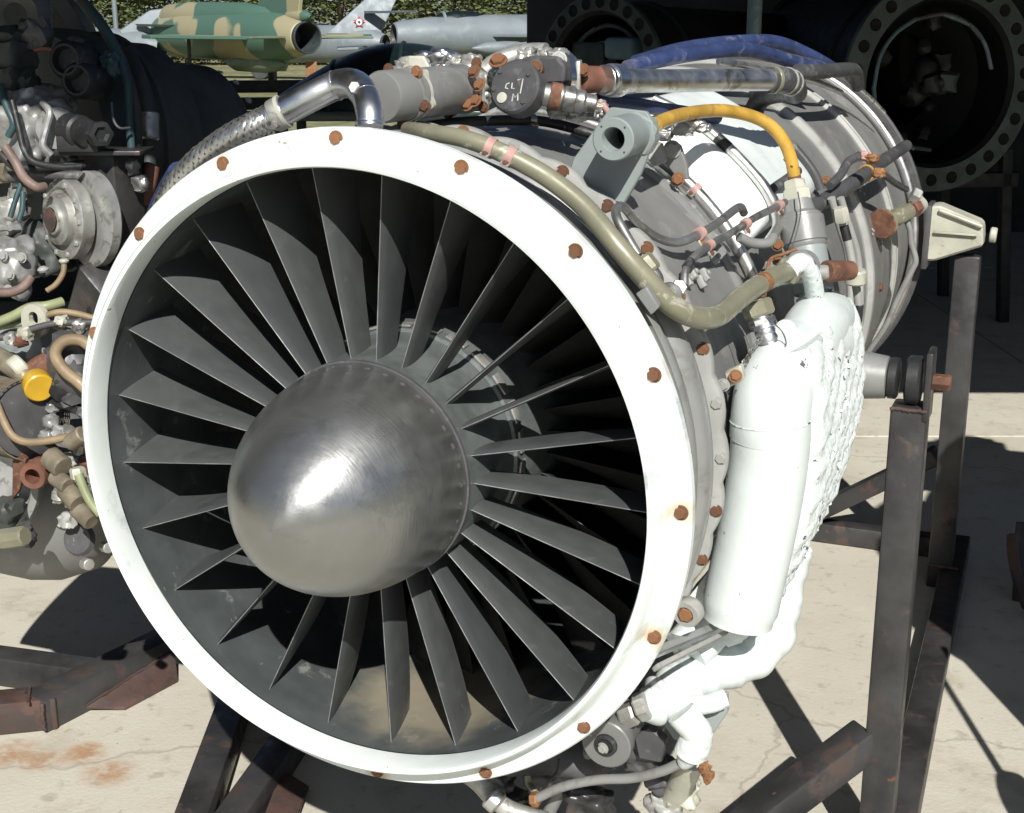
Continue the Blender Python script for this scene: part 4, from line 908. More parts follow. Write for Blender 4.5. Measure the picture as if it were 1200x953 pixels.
obj('end_plate', box(.008, .05, .058, mtx(at(678, 93, y=.46), (1, .3, 0), (-.3, 1, 0), (0, 0, 1)), .002), 'alloy', pump)
bolt(at(684, 82, y=.45), (0, -1, 0), .008, pump)
# connector below the pump
c0, c1 = at(634, 110, y=.38), at(706, 124, y=.42)
cx = c1-c0
cn = obj('connector', turned(c0, cx, [(.012, 0), (.018, .004), (.018, .012), (.021, .014), (.021, .032), (.018, .034), (.0195, .036), (.0195, .052), (.017, .054), (.0185, .058), (.0185, .066), (.0145, .07), (.0145, .085), (.008, .088)], 24), 'dull_steel', pump)
obj('paint_band', turned(c0+cx.normalized()*.014, cx, [(.0212, 0), (.0214, .001), (.0214, .015), (.0212, .016)], 24), 'rust', cn)
# polished top pipe
SP = [(707, 94, 'y', .50), (730, 95, 'y', .55), (780, 95, 'y', .66), (840, 94, 'y', .79), (905, 94, 'y', .94)]
spp = pts(*SP)
tp = pipe('transfer_pipe', 'steel_tube', .0195, *SP, n=32, k=8)
obj('pipe_collar', turned(spp[0], spp[1]-spp[0], [(.0235, 0), (.0245, .001), (.0245, .008), (.0225, .009), (.0225, .014), (.0262, .015), (.0268, .018), (.0268, .038), (.0262, .041)], 32), 'chrome', tp)
obj('pipe_elbow', tube(pts((900, 94, 'y', .93), (917, 94, 'y', .97), (928, 98, 'y', 1.03), (932, 108, 'y', 1.1)), .0235, 22, 6), 'grey_rubber', tp)
eq = pts((900, 94, 'y', .93), (917, 94, 'y', .97), (928, 98, 'y', 1.03), (932, 108, 'y', 1.1))
for t in (.12, .45, .62): collar(eq, t, .0255, .008, 'olive_paint' if t < .2 else 'alloy', tp, 'hose_clamp')
obj('outlet', tube([eq[-1], eq[-1]+Vector((-.06, .12, -.01)), eq[-1]+Vector((-.13, .26, -.04)), eq[-1]+Vector((-.17, .34, -.12))], .0215, 16, 4), 'black_rubber', tp)
# blue and black hoses over the back
pipe('blue_hose', 'blue_hose', lambda t: .0155, (735, 80, 'y', .95), (770, 71, 'y', 1.05), (820, 62, 'y', 1.2), (870, 58, 'y', 1.35), (905, 65, 'y', 1.5), (930, 73, 'y', 1.6), (960, 80, 'y', 1.7))
pipe('blue_hose', 'blue_hose', .0165, (745, 74, 'y', 1.15), (800, 58, 'y', 1.35), (860, 50, 'y', 1.55), (910, 50, 'y', 1.75), (950, 66, 'y', 1.9), (975, 80, 'y', 2.0))
pipe('black_hose', 'grey_rubber', .017, (935, 84, 'y', 1.45), (960, 84, 'y', 1.55), (990, 82, 'y', 1.75), (1002, 84, 'y', 1.9), (1005, 100, 'y', 2.05))
pipe('blue_hose', 'blue_hose', .012, (700, 118, 'y', .55), (740, 122, 'y', .62), (775, 128, 'y', .7), (810, 133, 'y', .85), (840, 138, 'y', .95))
pipe('steel_pipe', 'steel_tube', .008, (900, 61, 'y', 1.5), (930, 68, 'y', 1.6), (965, 77, 'y', 1.75), (990, 92, 'y', 2.0), (1015, 112, 'y', 2.15), (1035, 132, 'y', 2.25))
pipe('steel_pipe', 'steel_tube', .007, (842, 72, 'y', 1.2), (880, 78, 'y', 1.3), (920, 88, 'y', 1.45), (955, 96, 'y', 1.6), (985, 108, 'y', 1.9))
# black conduit across the top
bc = pipe('conduit', 'black_rubber', .0085, (500, 148, 'r', .485), (545, 143, 'r', .487), (600, 141, 'r', .49), (640, 143, 'r', .492), (690, 156, 'r', .497), (720, 168, 'r', .497), (745, 185, 'r', .49), n=12)
p_clamp(pts((500, 148, 'r', .485), (600, 141, 'r', .49), (640, 143, 'r', .492), (690, 156, 'r', .497)), .52, .0085, bc, 'dull_steel')
# circumferential steel tubes
cA = [cyl(.482, a, .695) for a in range(96, 20, -6)]
t1 = obj('steel_pipe', tube(cA, .0105, 14, 4), 'steel_tube', eng, 50)
for a in (63, 43): p_clamp(cA, (96-a)/78, .0105, t1)
collar(cA, .42, .0112, .03, 'black_rubber', t1, 'tape')
cC = [cyl(.540, 68, .83), cyl(.543, 60, .83), cyl(.543, 52, .83), cyl(.543, 44, .83), cyl(.543, 38, .82), cyl(.54, 33, .78), cyl(.53, 31, .70)]
t2 = obj('steel_pipe', tube(cC, .0095, 14, 6), 'steel_tube', eng, 50); collar(cC, .35, .0102, .03, 'black_rubber', t2, 'tape')
# cast link plate
lp = obj('link_plate', prism([at(783, 166, y=.62), at(796, 170, y=.62), at(804, 192, y=.62), at(806, 212, y=.62), at(790, 205, y=.62), at(778, 190, y=.62)], (0, .014, 0), .002), 'casing_light', eng)
bolt(at(788, 175, y=.618), (0, -1, 0), .012, lp, BOLT_S); bolt(at(795, 210, y=.617), (0, -1, 0), .009, lp)
obj('pad_plate', prism([at(757, 165, y=.56), at(775, 168, y=.57), at(780, 190, y=.57), at(765, 196, y=.56), at(755, 180, y=.56)], (0, .012, 0), .002), 'casing_pale', lp)
# clutter of small fittings along the top between pump and boss
rnd = random.Random(4)
for i, (a, b, s_, m_) in enumerate(((700, 125, .012, 'alloy'), (712, 133, .01, 'casing_pale'), (692, 133, .013, 'dull_steel'), (675, 136, .012, 'alloy'), (655, 132, .014, 'casing_pale'), (765, 150, .014, 'alloy'), (778, 158, .012, 'dull_steel'), (800, 152, .013, 'casing_pale'), (812, 146, .01, 'alloy'), (824, 150, .01, 'dull_steel'), (480, 78, .018, 'alloy'), (500, 74, .02, 'chrome'), (518, 70, .021, 'chrome'), (538, 74, .016, 'alloy'))):
    obj('fitting', lump(at(a, b, y=.45 if i < 5 or i > 9 else .6), s_*1.3, s_, s_*.8, .35, 1.6, i+20), m_, eng, 40)
nut(at(489, 82, y=.33), (.2, -1, .1), .024, .014, 'cream_metal', eng, 'hex_nut'); obj('union', rod(at(478, 92, y=.3), at(493, 76, y=.4), .014, .017), 'casing_light', eng)
pipe('drain_pipe', 'pink_sleeve', .005, (703, 119, 'y', .45), (710, 128, 'y', .44), (716, 136, 'y', .42))
# white access cover with rounded edge
def curved_panel(a0, a1, y0, y1, r, th, m, name, pr=.25, n=28):
    V, F = [], []
    for lay in (0, 1):
        for i in range(n+1):
            for j in range(n+1):
                s, t = i/n, j/n
                a = a0+(a1-a0)*s; y = y0+(y1-y0)*t
                e = min(1, min(s, 1-s)/.12); f = min(1, min(t, 1-t)/.12)
                V.append(cyl(r+(th*sqrt(max(0, 1-(1-e)**2))*sqrt(max(0, 1-(1-f)**2)) if lay else 0), a, y))
    w_ = n+1; m_ = w_*w_
    ed = [i*w_ for i in range(n+1)]+[n*w_+j for j in range(1, n+1)]+[i*w_+n for i in range(n-1, -1, -1)]+[j for j in range(n-1, 0, -1)]
    k0 = len(V)
    for q in ed: p = V[m_+q]; rr_ = sqrt(p.x*p.x+p.z*p.z); V.append(Vector((p.x*.464/rr_, p.y, p.z*.464/rr_)))
    for i in range(len(ed)): i2 = (i+1) % len(ed); F.append((m_+ed[i], m_+ed[i2], k0+i2, k0+i))
    for i in range(n):
        for j in range(n): p = m_+i*w_+j; F.append((p, p+1, p+w_+1, p+w_))
    return obj(name, (V, F), m, eng, 60)
curved_panel(33, 73, .74, 1.29, .498, .035, 'white_paint', 'access_cover')
# grey conduits and small pipes in front of the cooler
G1 = [(742, 262, 'r', .53), (722, 243, 'r', .545), (716, 242, 'r', .545), (716, 258, 'r', .535), (727, 280, 'r', .53), (742, 300, 'r', .52)]
gp = pipe('sense_pipe', 'dull_steel', .007, (748, 300, 'y', .16), (735, 278, 'y', .17), (724, 258, 'y', .18), (722, 246, 'y', .2), (731, 243, 'y', .23), (748, 262, 'y', .3), (772, 279, 'y', .36), (795, 284, 'y', .4), (820, 274, 'y', .45), (845, 258, 'y', .52), (866, 243, 'y', .58), (872, 250, 'y', .6))
gpp = pts((748, 300, 'y', .16), (735, 278, 'y', .17), (724, 258, 'y', .18), (722, 246, 'y', .2), (731, 243, 'y', .23), (748, 262, 'y', .3), (772, 279, 'y', .36), (795, 284, 'y', .4), (820, 274, 'y', .45), (845, 258, 'y', .52), (866, 243, 'y', .58))
p_clamp(gpp, .8, .009, gp)
G2 = [(802, 335, 'y', .36), (804, 315, 'y', .38), (815, 300, 'y', .41), (835, 285, 'y', .47), (862, 270, 'y', .54), (885, 255, 'y', .6), (905, 245, 'y', .65), (920, 237, 'y', .7)]
g2 = pipe('sense_pipe', 'dull_steel', .0062, *G2); p_clamp(pts(*G2), .42, .0075, g2); p_clamp(pts(*G2), .66, .0075, g2); p_clamp(pts(*G2), .93, .0075, g2)
collar(pts(*G2), .2, .0068, .02, 'black_rubber', g2, 'tape')
G3 = [(866, 278, 'y', .56), (882, 285, 'y', .58), (900, 285, 'y', .6), (906, 278, 'y', .62)]
pipe('return_pipe', 'casing_light', .0085, *G3)
nut(at(757, 311, y=.165), at(757, 311, y=.165)-at(745, 295, y=.165), .017, .026, 'olive_paint', eng, 'union_nut')
obj('elbow_union', tube(pts((760, 316, 'y', .165), (768, 328, 'y', .165), (766, 340, 'y', .165), (778, 345, 'y', .17), (790, 350, 'y', .18)), .012, 16, 6), 'dull_steel', eng)
obj('banjo_union', turned(at(785, 346, y=.19), (.1, -1, .1), [(.013, 0), (.019, .003), (.019, .015), (.014, .02)], 20), 'dull_steel', eng)
nut(at(795, 338, y=.2), (.3, -.7, .3), .012, .022, 'alloy', eng)
# bracket pads by the ring (pale wedge plates)
pd = obj('edge_bracket', prism([at(744, 345, y=.1), at(757, 336, y=.1), at(772, 360, y=.1), at(762, 370, y=.1)], (0.0, .015, 0), .002), 'casing_light', eng)
# p-clips scattered on the grey casing
for (a, b) in ((812, 320), (826, 322), (838, 302), (806, 328), (822, 330)):
    q = at(a, b, r=.475); nn = Vector((q.x, 0, q.z)).normalized(); o = obj('cable_clip', box(.022, .012, .012, mtx(q, nn.cross(Vector((0, 1, 0))), (0, 1, 0), nn) @ Matrix.Rotation(rnd.random()*2, 4, 'Z'), .003), 'pink_sleeve' if (a+b) % 2 else 'casing_pale', eng)
    bolt(q+nn*.007, nn, .004, o, BOLT_S)
# heavy grey conduit on the right rear and its branches
K1 = [(880, 300, 'y', .75), (905, 272, 'y', .85), (925, 258, 'y', .9), (955, 240, 'y', 1.0), (980, 222, 'y', 1.15), (1010, 202, 'y', 1.35), (1035, 186, 'y', 1.55), (1060, 168, 'y', 1.9)]
k1 = pipe('conduit', 'grey_rubber', lambda t: .0145+.002*sin(t*3), (905, 262, 'y', .95), (930, 252, 'y', 1.0), (965, 236, 'y', 1.15), (1000, 214, 'y', 1.35), (1030, 192, 'y', 1.6), (1062, 171, 'y', 1.95))
collar(pts((905, 262, 'y', .95), (930, 252, 'y', 1.0), (965, 236, 'y', 1.15), (1000, 214, 'y', 1.35), (1030, 192, 'y', 1.6), (1062, 171, 'y', 1.95)), .72, .019, .006, 'yellow_hose', k1, 'cable_tie')
pipe('conduit', 'grey_rubber', .009, (972, 218, 'y', 1.15), (985, 205, 'y', 1.2), (994, 190, 'y', 1.25), (1008, 182, 'y', 1.3))
pipe('conduit', 'grey_rubber', .009, (888, 240, 'y', .85), (905, 222, 'y', .9), (922, 210, 'y', .95), (935, 200, 'y', 1.0))
pipe('conduit', 'grey_rubber', .009, (928, 170, 'y', 1.1), (945, 190, 'y', 1.1), (955, 205, 'y', 1.1), (962, 222, 'y', 1.1))
for (a, b) in ((964, 212), (1022, 186), (1030, 203), (1010, 183)):
    q = at(a, b, y=1.3); o = obj('clamp_block', lump(q, .014, .012, .01, .3, 2, a), 'rust_orange' if a != 1010 else 'pink_sleeve', k1, 30)
pipe('sense_pipe', 'grey_rubber', .008, (1033, 202, 'y', 1.6), (1048, 214, 'y', 1.75), (1062, 222, 'y', 1.85))
nut(at(1073, 229, y=1.9), (1, .3, -.5), .02, .022, 'casing_pale', eng, 'union_nut'); obj('elbow_union', tube(pts((1076, 233, 'y', 1.92), (1082, 241, 'y', 1.94), (1074, 248, 'y', 1.95), (1066, 250, 'y', 1.95)), .012, 12, 5), 'cream_metal', eng)
ig0, ig1 = at(1035, 262, y=1.74), at(1066, 247, y=1.86)
ig = stack('igniter', ig0, ig1, [(.034, 0), (.034, .08), (.02, .1), (.018, .3), (.022, .5), (.02, .95), (.014, 1)], 'olive_paint')
obj('igniter_base', turned(ig0-(ig1-ig0)*.06, ig1-ig0, [(.036, 0), (.038, .003), (.036, .006)], 10), 'rust', ig)
nut(at(1072, 244, y=1.9), ig1-ig0, .02, .03, 'red_oxide', ig)
pipe('fuel_line', 'casing_light', .0075, (1058, 250, 'y', 1.85), (1066, 268, 'y', 1.85), (1068, 285, 'y', 1.85), (1073, 305, 'y', 1.85), (1068, 318, 'y', 1.85), (1052, 350, 'y', 1.85), (1038, 382, 'y', 1.85), (1018, 412, 'y', 1.85))
# fuel manifold tubes standing beside the valve
for x0, c_, rr_ in ((974, 'casing_pale', .008), (985, 'casing_pale', .0075)):
    q = pipe('manifold_tube', c_, rr_, (x0, 232, 'y', 1.12), (x0+10, 265, 'y', 1.14), (x0+20, 300, 'y', 1.16), (x0+23, 345, 'y', 1.16), (x0+21, 390, 'y', 1.15), (x0+17, 410, 'y', 1.14))
m3 = pipe('manifold_tube', 'casing_pale', .0085, (984, 248, 'y', 1.08), (994, 285, 'y', 1.08), (1000, 318, 'y', 1.08), (1006, 360, 'y', 1.08), (1001, 402, 'y', 1.08))
mm = pts((984, 248, 'y', 1.08), (994, 285, 'y', 1.08), (1000, 318, 'y', 1.08), (1006, 360, 'y', 1.08), (1001, 402, 'y', 1.08))
for t, L_ in ((.18, .03), (.83, .034)): collar(mm, t, .0092, L_, 'black_rubber', m3, 'tape')
obj('hex_union', turned(at(1003, 316, y=1.05), (0, .1, -1), [(.018, 0), (.021, .004), (.021, .026), (.016, .03)], 12), 'cream_metal', m3)
nut(at(985, 252, y=1.06), (.2, .1, -1), .016, .03, 'cream_metal', m3)
bolt(at(1031, 337, r=.53), Vector((1, -.1, .1)), .009, eng)
for i in range(14): bolt(cyl(.509+.001, 17-rnd.random()*7, 1.68+rnd.random()*.16), (1, 0, .25), .0035, eng, BOLT_S, 'rivet')
for i in range(12): bolt(cyl(.509+.001, 31-rnd.random()*6, 1.68+rnd.random()*.14), (1, 0, .5), .0035, eng, BOLT_S, 'rivet')
# rear bracket
rb_ = [at(1082, 244, y=2.37), at(1100, 241, y=2.37), at(1150, 262, y=2.37), at(1152, 267, y=2.37), at(1152, 289, y=2.37), at(1145, 291, y=2.37), at(1095, 306, y=2.37), at(1082, 306, y=2.37)]
rk = obj('rear_bracket', prism(rb_, (0, .09, 0), .006), 'cream_metal', eng, 30)
obj('bracket_rib', beam(at(1094, 272, y=2.362), at(1146, 276, y=2.362), .01, .008), 'cream_metal', rk)
obj('bracket_rib', beam(at(1100, 246, y=2.362), at(1152, 266, y=2.362), .012, .012), 'cream_metal', rk)
obj('flange_plate', box(.016, .12, .18, Matrix.Translation(at(1088, 275, y=2.41)), .003), 'dark_box', rk)
obj('bracket_pin', rod(at(1160, 275, y=2.41), at(1168, 276, y=2.41), .022), 'cream_metal', rk)
# ---------------- underside accessories
gb = obj('gearbox', lump((.1, .62, -.6), .2, .26, .1, .3, 1.3, 3, 4), 'dark_box', eng, 40)
dsk = at(710, 873, y=.27)
ac = obj('starter', turned(dsk+Vector((0, .1, 0)), (0, -1, 0), [(.035, 0), (.036, .06), (.042, .075), (.0425, .098), (.04, .1), (.02, .1), (.019, .09)], 36), 'casing_grey', eng)
obj('starter_boss', turned(dsk+Vector((0, .02, 0)), (0, -1, 0), [(.019, 0), (.0195, .024), (.014, .026), (.012, .02)], 24), 'black_rubber', ac)
bolt(dsk+Vector((-.004, -.002, -.006)), (-.2, -1, 0), .008, ac, BOLT_S)
obj('starter_bracket', prism([at(742, 862, y=.36), at(760, 852, y=.36), at(780, 868, y=.36), at(775, 895, y=.36), at(748, 890, y=.36)], (0, .02, 0), .003), 'dark_box', ac)
for i, (a, b, s_, m_) in enumerate(((585, 920, .03, 'dark_box'), (640, 905, .035, 'dark_box'), (755, 880, .035, 'dark_box'), (775, 905, .03, 'dark_box'), (600, 945, .035, 'black_rubber'), (690, 940, .04, 'stand_steel'), (800, 925, .03, 'cream_metal'), (780, 945, .03, 'casing_pale'))):
    obj('accessory', lump(at(a, b, y=.42), s_, s_, s_, .35, 1.4, i+50), m_, eng, 40)
pipe('drain_pipe', 'casing_light', .0085, (628, 936, 'y', .3), (660, 922, 'y', .3), (700, 914, 'y', .31), (740, 912, 'y', .31), (775, 904, 'y', .3), (795, 895, 'y', .3))
nut(at(627, 937, y=.3), (-1, 0, -.3), .014, .014, 'rust_orange', eng, 'union_nut')
pipe('drain_pipe', 'alloy', .016, (545, 905, 'y', .25), (562, 918, 'y', .26), (578, 935, 'y', .27), (600, 950, 'y', .28), (640, 962, 'y', .3))
obj('union', turned(at(573, 932, y=.25), (.7, 0, -.5), [(.018, 0), (.021, .003), (.021, .02), (.017, .024)], 20), 'chrome', eng)
pipe('vent_pipe', 'casing_light', .012, (690, 880, 'y', .4), (672, 905, 'y', .4), (655, 930, 'y', .4), (640, 958, 'y', .4))
pipe('drain_pipe', 'olive_paint', .006, (618, 905, 'y', .35), (620, 918, 'y', .35), (628, 930, 'y', .33))
pipe('wire', 'black_rubber', .002, (655, 890, 'y', .33), (652, 905, 'y', .33), (640, 920, 'y', .33))
pipe('lower_pipe', 'cream_metal', .022, (812, 890, 'y', .36), (795, 925, 'y', .4), (775, 965, 'y', .45))


# ============================================================ STANDS
def wb(name, p0, p1, parent, w=.07, h=.07, m='stand_steel', up=(0, 0, 1)):
    o = obj(name, beam(p0, p1, w, h, up), m, None, 30)
    o.parent = parent; o.matrix_parent_inverse = parent.matrix_world.inverted() if parent else Matrix(); return o
def root(name, label, cat, loc, group=None):
    e = empty(name, label, cat, (0, 0, 0), group); e.matrix_world = Matrix.Translation(loc); bpy.context.view_layer.update(); return e
def sub(o, parent):
    o.parent = parent; o.matrix_parent_inverse = parent.matrix_world.inverted(); return o
tw = ENG @ Vector((.695, .905, 0)); tl = ENG @ Vector((-.695, .905, 0))
ms = root('engine_stand', 'dark welded steel stand with upright posts carrying the engine with the white ring', 'stand', (0, 1.5, 0))
po = wb('post', (tw.x, tw.y, 0), (tw.x, tw.y, tw.z-.045), ms, .066, .066, up=(0, 1, 0))
wb('post', (tl.x, tl.y, 0), (tl.x, tl.y, tl.z-.045), ms, .066, .066, up=(0, 1, 0))
rp = ENG @ Vector((.665, 2.44, 0)); rl = ENG @ Vector((-.665, 2.44, 0))
wb('post', (rp.x, rp.y, 0), (rp.x, rp.y, rp.z-.03), ms, .07, .07, up=(0, 1, 0))
wb('post', (rl.x, rl.y, 0), (rl.x, rl.y, rl.z-.06), ms, .07, .07, up=(0, 1, 0))
for s, t in ((1, tw), (-1, tl)):
    c = Vector(t)
    o = sub(obj('clevis', turned(c-Vector((s*.012, 0, 0)), (s, 0, 0), [(.04, 0), (.046, .004), (.046, .024), (.042, .028)], 28), 'black_rubber', None, 30), ms)
    o = sub(obj('clevis_plate', box(.012, .07, .13, Matrix.Translation(c+Vector((s*.03, 0, -.005))), .003), 'stand_steel', None), ms)
    o = sub(obj('pin', turned(c+Vector((s*.034, 0, 0)), (s, 0, 0), [(.015, 0), (.016, .002), (.016, .03), (.013, .034)], 6), 'rust', None, 30), ms)
wb('base_rail', (.745, .35, .036), (.695, 2.72, .036), ms)
wb('base_rail', (-.50, .18, .034), (-.67, 1.0, .034), ms)
wb('base_rail', (-.70, 1.01, .036), (-.74, 2.72, .036), ms)
wb('cross_rail', (-.76, 2.68, .037), (.66, 2.68, .037), ms, .066, .066)
wb('cross_rail', (-.50, .22, .037), (.74, .30, .037), ms, .064, .062)
wb('base_rail', (.14, .34, .034), (.37, .61, .034), ms, .062, .06)
wb('brace', (.36, .60, .05), (.665, .905, .27), ms, .066, .066, up=(0, 0, 1))
wb('brace', (.22, 2.66, .085), (.62, 2.55, .38), ms, .055, .055, up=(0, 1, 0))
wb('brace', (-.22, 2.66, .085), (-.62, 2.55, .38), ms, .055, .055, up=(0, 1, 0))
wb('brace', (-.53, .23, .075), (-.95, 1.13, .04), ms, .072, .07)
o = sub(obj('gusset', prism([wz(295, 1000, .02), wz(330, 905, .02), wz(362, 925, .02), wz(340, 985, .02)], (0, 0, .01), .002), 'stand_rust'), ms)
# ---- floor frame of the neighbouring stand, lower left
fs_ = root('engine_stand', 'rust stained steel stand under the dark engine at the left edge', 'stand', wz(0, 760))
A0, A1 = wz(40, 836, .045), wz(330, 690, .045)
dA = (A1-A0).normalized()
wb('base_rail', A0, A1, fs_, .085, .085)
B1 = wz(-260, 860, .045)
dB = (B1-A0).normalized()
wb('cross_rail', A0+dA*.035-dB*.03, B1, fs_, .084, .083, 'stand_rust')
wb('cross_rail', wz(118, 796, .044), wz(-200, 752, .044), fs_, .075, .08)
g0 = wz(70, 838, .03); side = dA.cross(Vector((0, 0, 1))).normalized()
mid_ = A0+dA*.12
o = sub(obj('gusset', prism([mid_+side*.045+Vector((0, 0, -.03)), mid_+side*.045+dA*.30+Vector((0, 0, -.0)), mid_+side*.115+dA*.24+Vector((0, 0, -.041)), mid_+side*.115+dA*.06+Vector((0, 0, -.041))], (0, 0, .008), .001), 'stand_rust'), fs_)
wb('post', wd(128, 178, 3.05), wd(128, 178, 3.05)*1-Vector((0, 0, .34)), fs_, .1, .1, up=(0, 1, 0))
o = sub(obj('head_plate', box(.19, .12, .01, Matrix.Translation(wd(122, 177, 3.02)) @ Matrix.Rotation(YAW, 4, 'Z'), .002), 'stand_steel'), fs_)
wb('brace', wd(118, 322, 3.0), wz(20, 640), fs_, .08, .06, up=(0, 1, 0))
wb('brace', wd(168, 300, 3.5), wd(150, 372, 3.5), fs_, .05, .05, up=(0, 1, 0), m='shed_post')
# ============================================================ THE LEFT ENGINE
le = root('jet_engine', 'dark grimy jet engine with exposed silver gearboxes and hoses at the left edge', 'jet engine', wd(60, 300, 3.4))
def lo(name, vf, m, parent=None, sm=40): return sub(obj(name, vf, m, None, sm), parent or le)
def lw(*q): return [wd(a, b, d) for a, b, d in q]
def lpipe(name, m, rad, *q, parent=None, n=12): return lo(name, tube(lw(*q), rad, n, 7), m, parent)
mat('dusty_hose', (.2, .14, .12), .6, 0, .3, 20, bump=.2)
mat('barrel_dark', (.05, .058, .055), .6, 0, .35, 6, (.05, .052, .05), .3, bump=.25, spots=((.08, .06, .05), .12, 20))
mat('teal_paint', (.035, .075, .085), .5, 0, .3, 8, bump=.15)
mat('light_alloy', (.36, .365, .36), .42, .4, .25, 14, (.22, .22, .2), .3, bump=.3, bscale=40)
mat('tan_hose', (.27, .2, .12), .55, 0, .25, 20, bump=.2); mat('green_pipe', (.28, .31, .17), .5, 0, .2, 20, bump=.1)
mat('yellow_cap', (.62, .38, .03), .35, 0, .15, 20, bump=.03, spots=((.3, .16, .03), .1, 60)); mat('mesh_tan', (.22, .19, .14), .6, .2, .3, 30, bump=.2)
ba, bb = wd(50, 172, 3.35), wd(256, 172, 3.75); bdv = bb-ba; L0 = bdv.length
lo('barrel', turned(ba, bdv, [(.27, 0), (.285, .02), (.285, .10), (.275, .11), (.272, .16), (.284, .165), (.284, .18), (.268, .185), (.262, .25), (.262, .285), (.225, .29), (.222, .36), (.212, L0-.09), (.215, L0-.085), (.215, L0-.06), (.19, L0-.03), (.14, L0-.003), (.04, L0)], 56), 'barrel_dark')
for k in range(18):
    _, u, v = frame(bdv); a = 2*pi*k/18; p = ba.lerp(bb, .985)
    r_ = .2; q = p+u*r_*cos(a)+v*r_*sin(a)-bdv.normalized()*.012; o = bolt(q, (q-ba.lerp(bb, .9)), .008, None, BOLT_S); sub(o, le)
# big dark intake case behind, top left
fa = wd(20, 30, 3.9); fdir = (wd(20, 30, 3.7)-fa)
lo('fan_case', turned(wd(20, 60, 4.0), Vector((.45, -.85, 0)), [(.2, -.2), (.22, 0), (.22, .16), (.24, .165), (.24, .19), (.2, .195), (.18, .1)], 56), 'barrel_dark')
lo('nose_ring', lathe([(.03, 0), (.06, .01), (.075, .0), (.085, -.01), (.08, -.04)], 32, wd(18, 18, 3.3), (.3, -.9, 0)), 'grey_rubber')
# curved dark pipes over the barrel
lpipe('conduit', 'barrel_dark', .013, (95, 0, 3.15), (118, 28, 3.12), (138, 62, 3.1), (150, 95, 3.08), (158, 125, 3.08), (160, 160, 3.1), (160, 205, 3.12))
lpipe('conduit', 'teal_paint', .009, (105, 10, 3.1), (128, 42, 3.08), (143, 75, 3.06), (150, 102, 3.05), (152, 150, 3.05), (158, 215, 3.08))
lpipe('conduit', 'barrel_dark', .017, (150, 60, 3.2), (168, 105, 3.16), (174, 150, 3.15), (174, 200, 3.15), (168, 235, 3.15), (155, 262, 3.15))
for (a, b, L_) in ((174, 150, .05), ): lo('coupling', rod(wd(175, 132, 3.14), wd(175, 164, 3.14), .023, n=18), 'dull_steel')
lpipe('hose', 'red_oxide', .018, (178, 195, 3.12), (174, 215, 3.12), (165, 238, 3.12))
lpipe('pressure_pipe', 'teal_paint', .01, (104, 94, 3.1), (120, 95, 3.1), (135, 92, 3.12))
lpipe('wire', 'grey_rubber', .003, (131, 120, 3.0), (133, 140, 3.0), (140, 150, 3.0), (152, 150, 3.02))
lo('coloured_tag', tube(lw((40, 59, 3.0), (52, 57, 3.0), (66, 59, 3.0)), .004, 8, 4), 'red_oxide')
# black sockets
for (a, b, r_) in ((68, 76, .042), (82, 100, .04)):
    p = wd(a, b, 2.98); d_ = Vector((.15, -.9, .1)); lo('socket', turned(p+Vector((0, .1, 0)), d_, [(r_*.8, 0), (r_, .01), (r_, .09), (r_*.82, .1), (r_*.7, .1), (r_*.62, .08)], 28), 'black_rubber')
lo('bracket', lump(wd(130, 78, 3.05), .02, .02, .03, .3, 2, 5), 'teal_paint')
# silver gearbox
lo('gearbox', lump(wd(38, 152, 3.05), .075, .09, .095, .38, 1.3, 11, 5), 'light_alloy')
lo('gearbox_cover', turned(wd(58, 150, 3.05), (.75, -.6, .05), [(.055, 0), (.06, .01), (.058, .03), (.052, .05), (.047, .052), (.045, .085)], 36), 'light_alloy')
_, u, v = frame(Vector((.75, -.6, .05)))
for k in range(9): sub(bolt(wd(58, 150, 3.05)+Vector((.75, -.6, .05)).normalized()*.03+(u*cos(k*.7)+v*sin(k*.7))*.057, (.75, -.6, .05), .006, None, BOLT_S), le)
lo('gearbox_rib', tube(lw((50, 120, 2.95), (58, 132, 2.94), (54, 150, 2.94), (50, 170, 2.94), (60, 182, 2.95)), .008, 8, 6), 'light_alloy')
lo('hydraulic_pump', turned(wd(80, 152, 2.98), (1, -.35, -.05), [(.03, 0), (.036, .005), (.036, .05), (.03, .055), (.03, .075)], 24), 'black_rubber')
lo('pump_nut', turned(wd(112, 156, 2.93), (1, -.5, -.05), [(.024, 0), (.028, .004), (.028, .03), (.018, .032), (.012, .025)], 6), 'black_rubber')
lo('pump_shoe', box(.09, .06, .035, Matrix.Translation(wd(95, 168, 2.97)) @ Matrix.Rotation(YAW, 4, 'Z'), .004), 'black_rubber')
for i, (a, b, s_, m_) in enumerate(((10, 130, .035, 'light_alloy'), (18, 170, .03, 'alloy'), (60, 178, .022, 'light_alloy'), (10, 95, .04, 'barrel_dark'), (30, 100, .03, 'barrel_dark'), (85, 62, .03, 'barrel_dark'), (12, 60, .05, 'barrel_dark'), (40, 40, .035, 'dark_box'), (14, 245, .03, 'alloy'), (10, 262, .028, 'light_alloy'), (80, 190, .02, 'alloy'), (5, 200, .03, 'mesh_tan'), (25, 225, .025, 'alloy'), (152, 196, .02, 'alloy'), (165, 215, .018, 'dull_steel'))):
    lo('casting', lump(wd(a, b, 3.05), s_, s_, s_, .4, 1.5, i+70, 3), m_)
lpipe('hose', 'dusty_hose', .010, (6, 172, 2.9), (18, 190, 2.9), (28, 208, 2.9), (42, 219, 2.9), (52, 219, 2.92))
lpipe('hose', 'grey_rubber', .013, (10, 208, 3.0), (40, 204, 3.0), (70, 205, 3.0), (95, 207, 3.0))
lpipe('hose', 'teal_paint', .008, (0, 100, 2.95), (8, 125, 2.94), (16, 145, 2.94), (10, 160, 2.95))
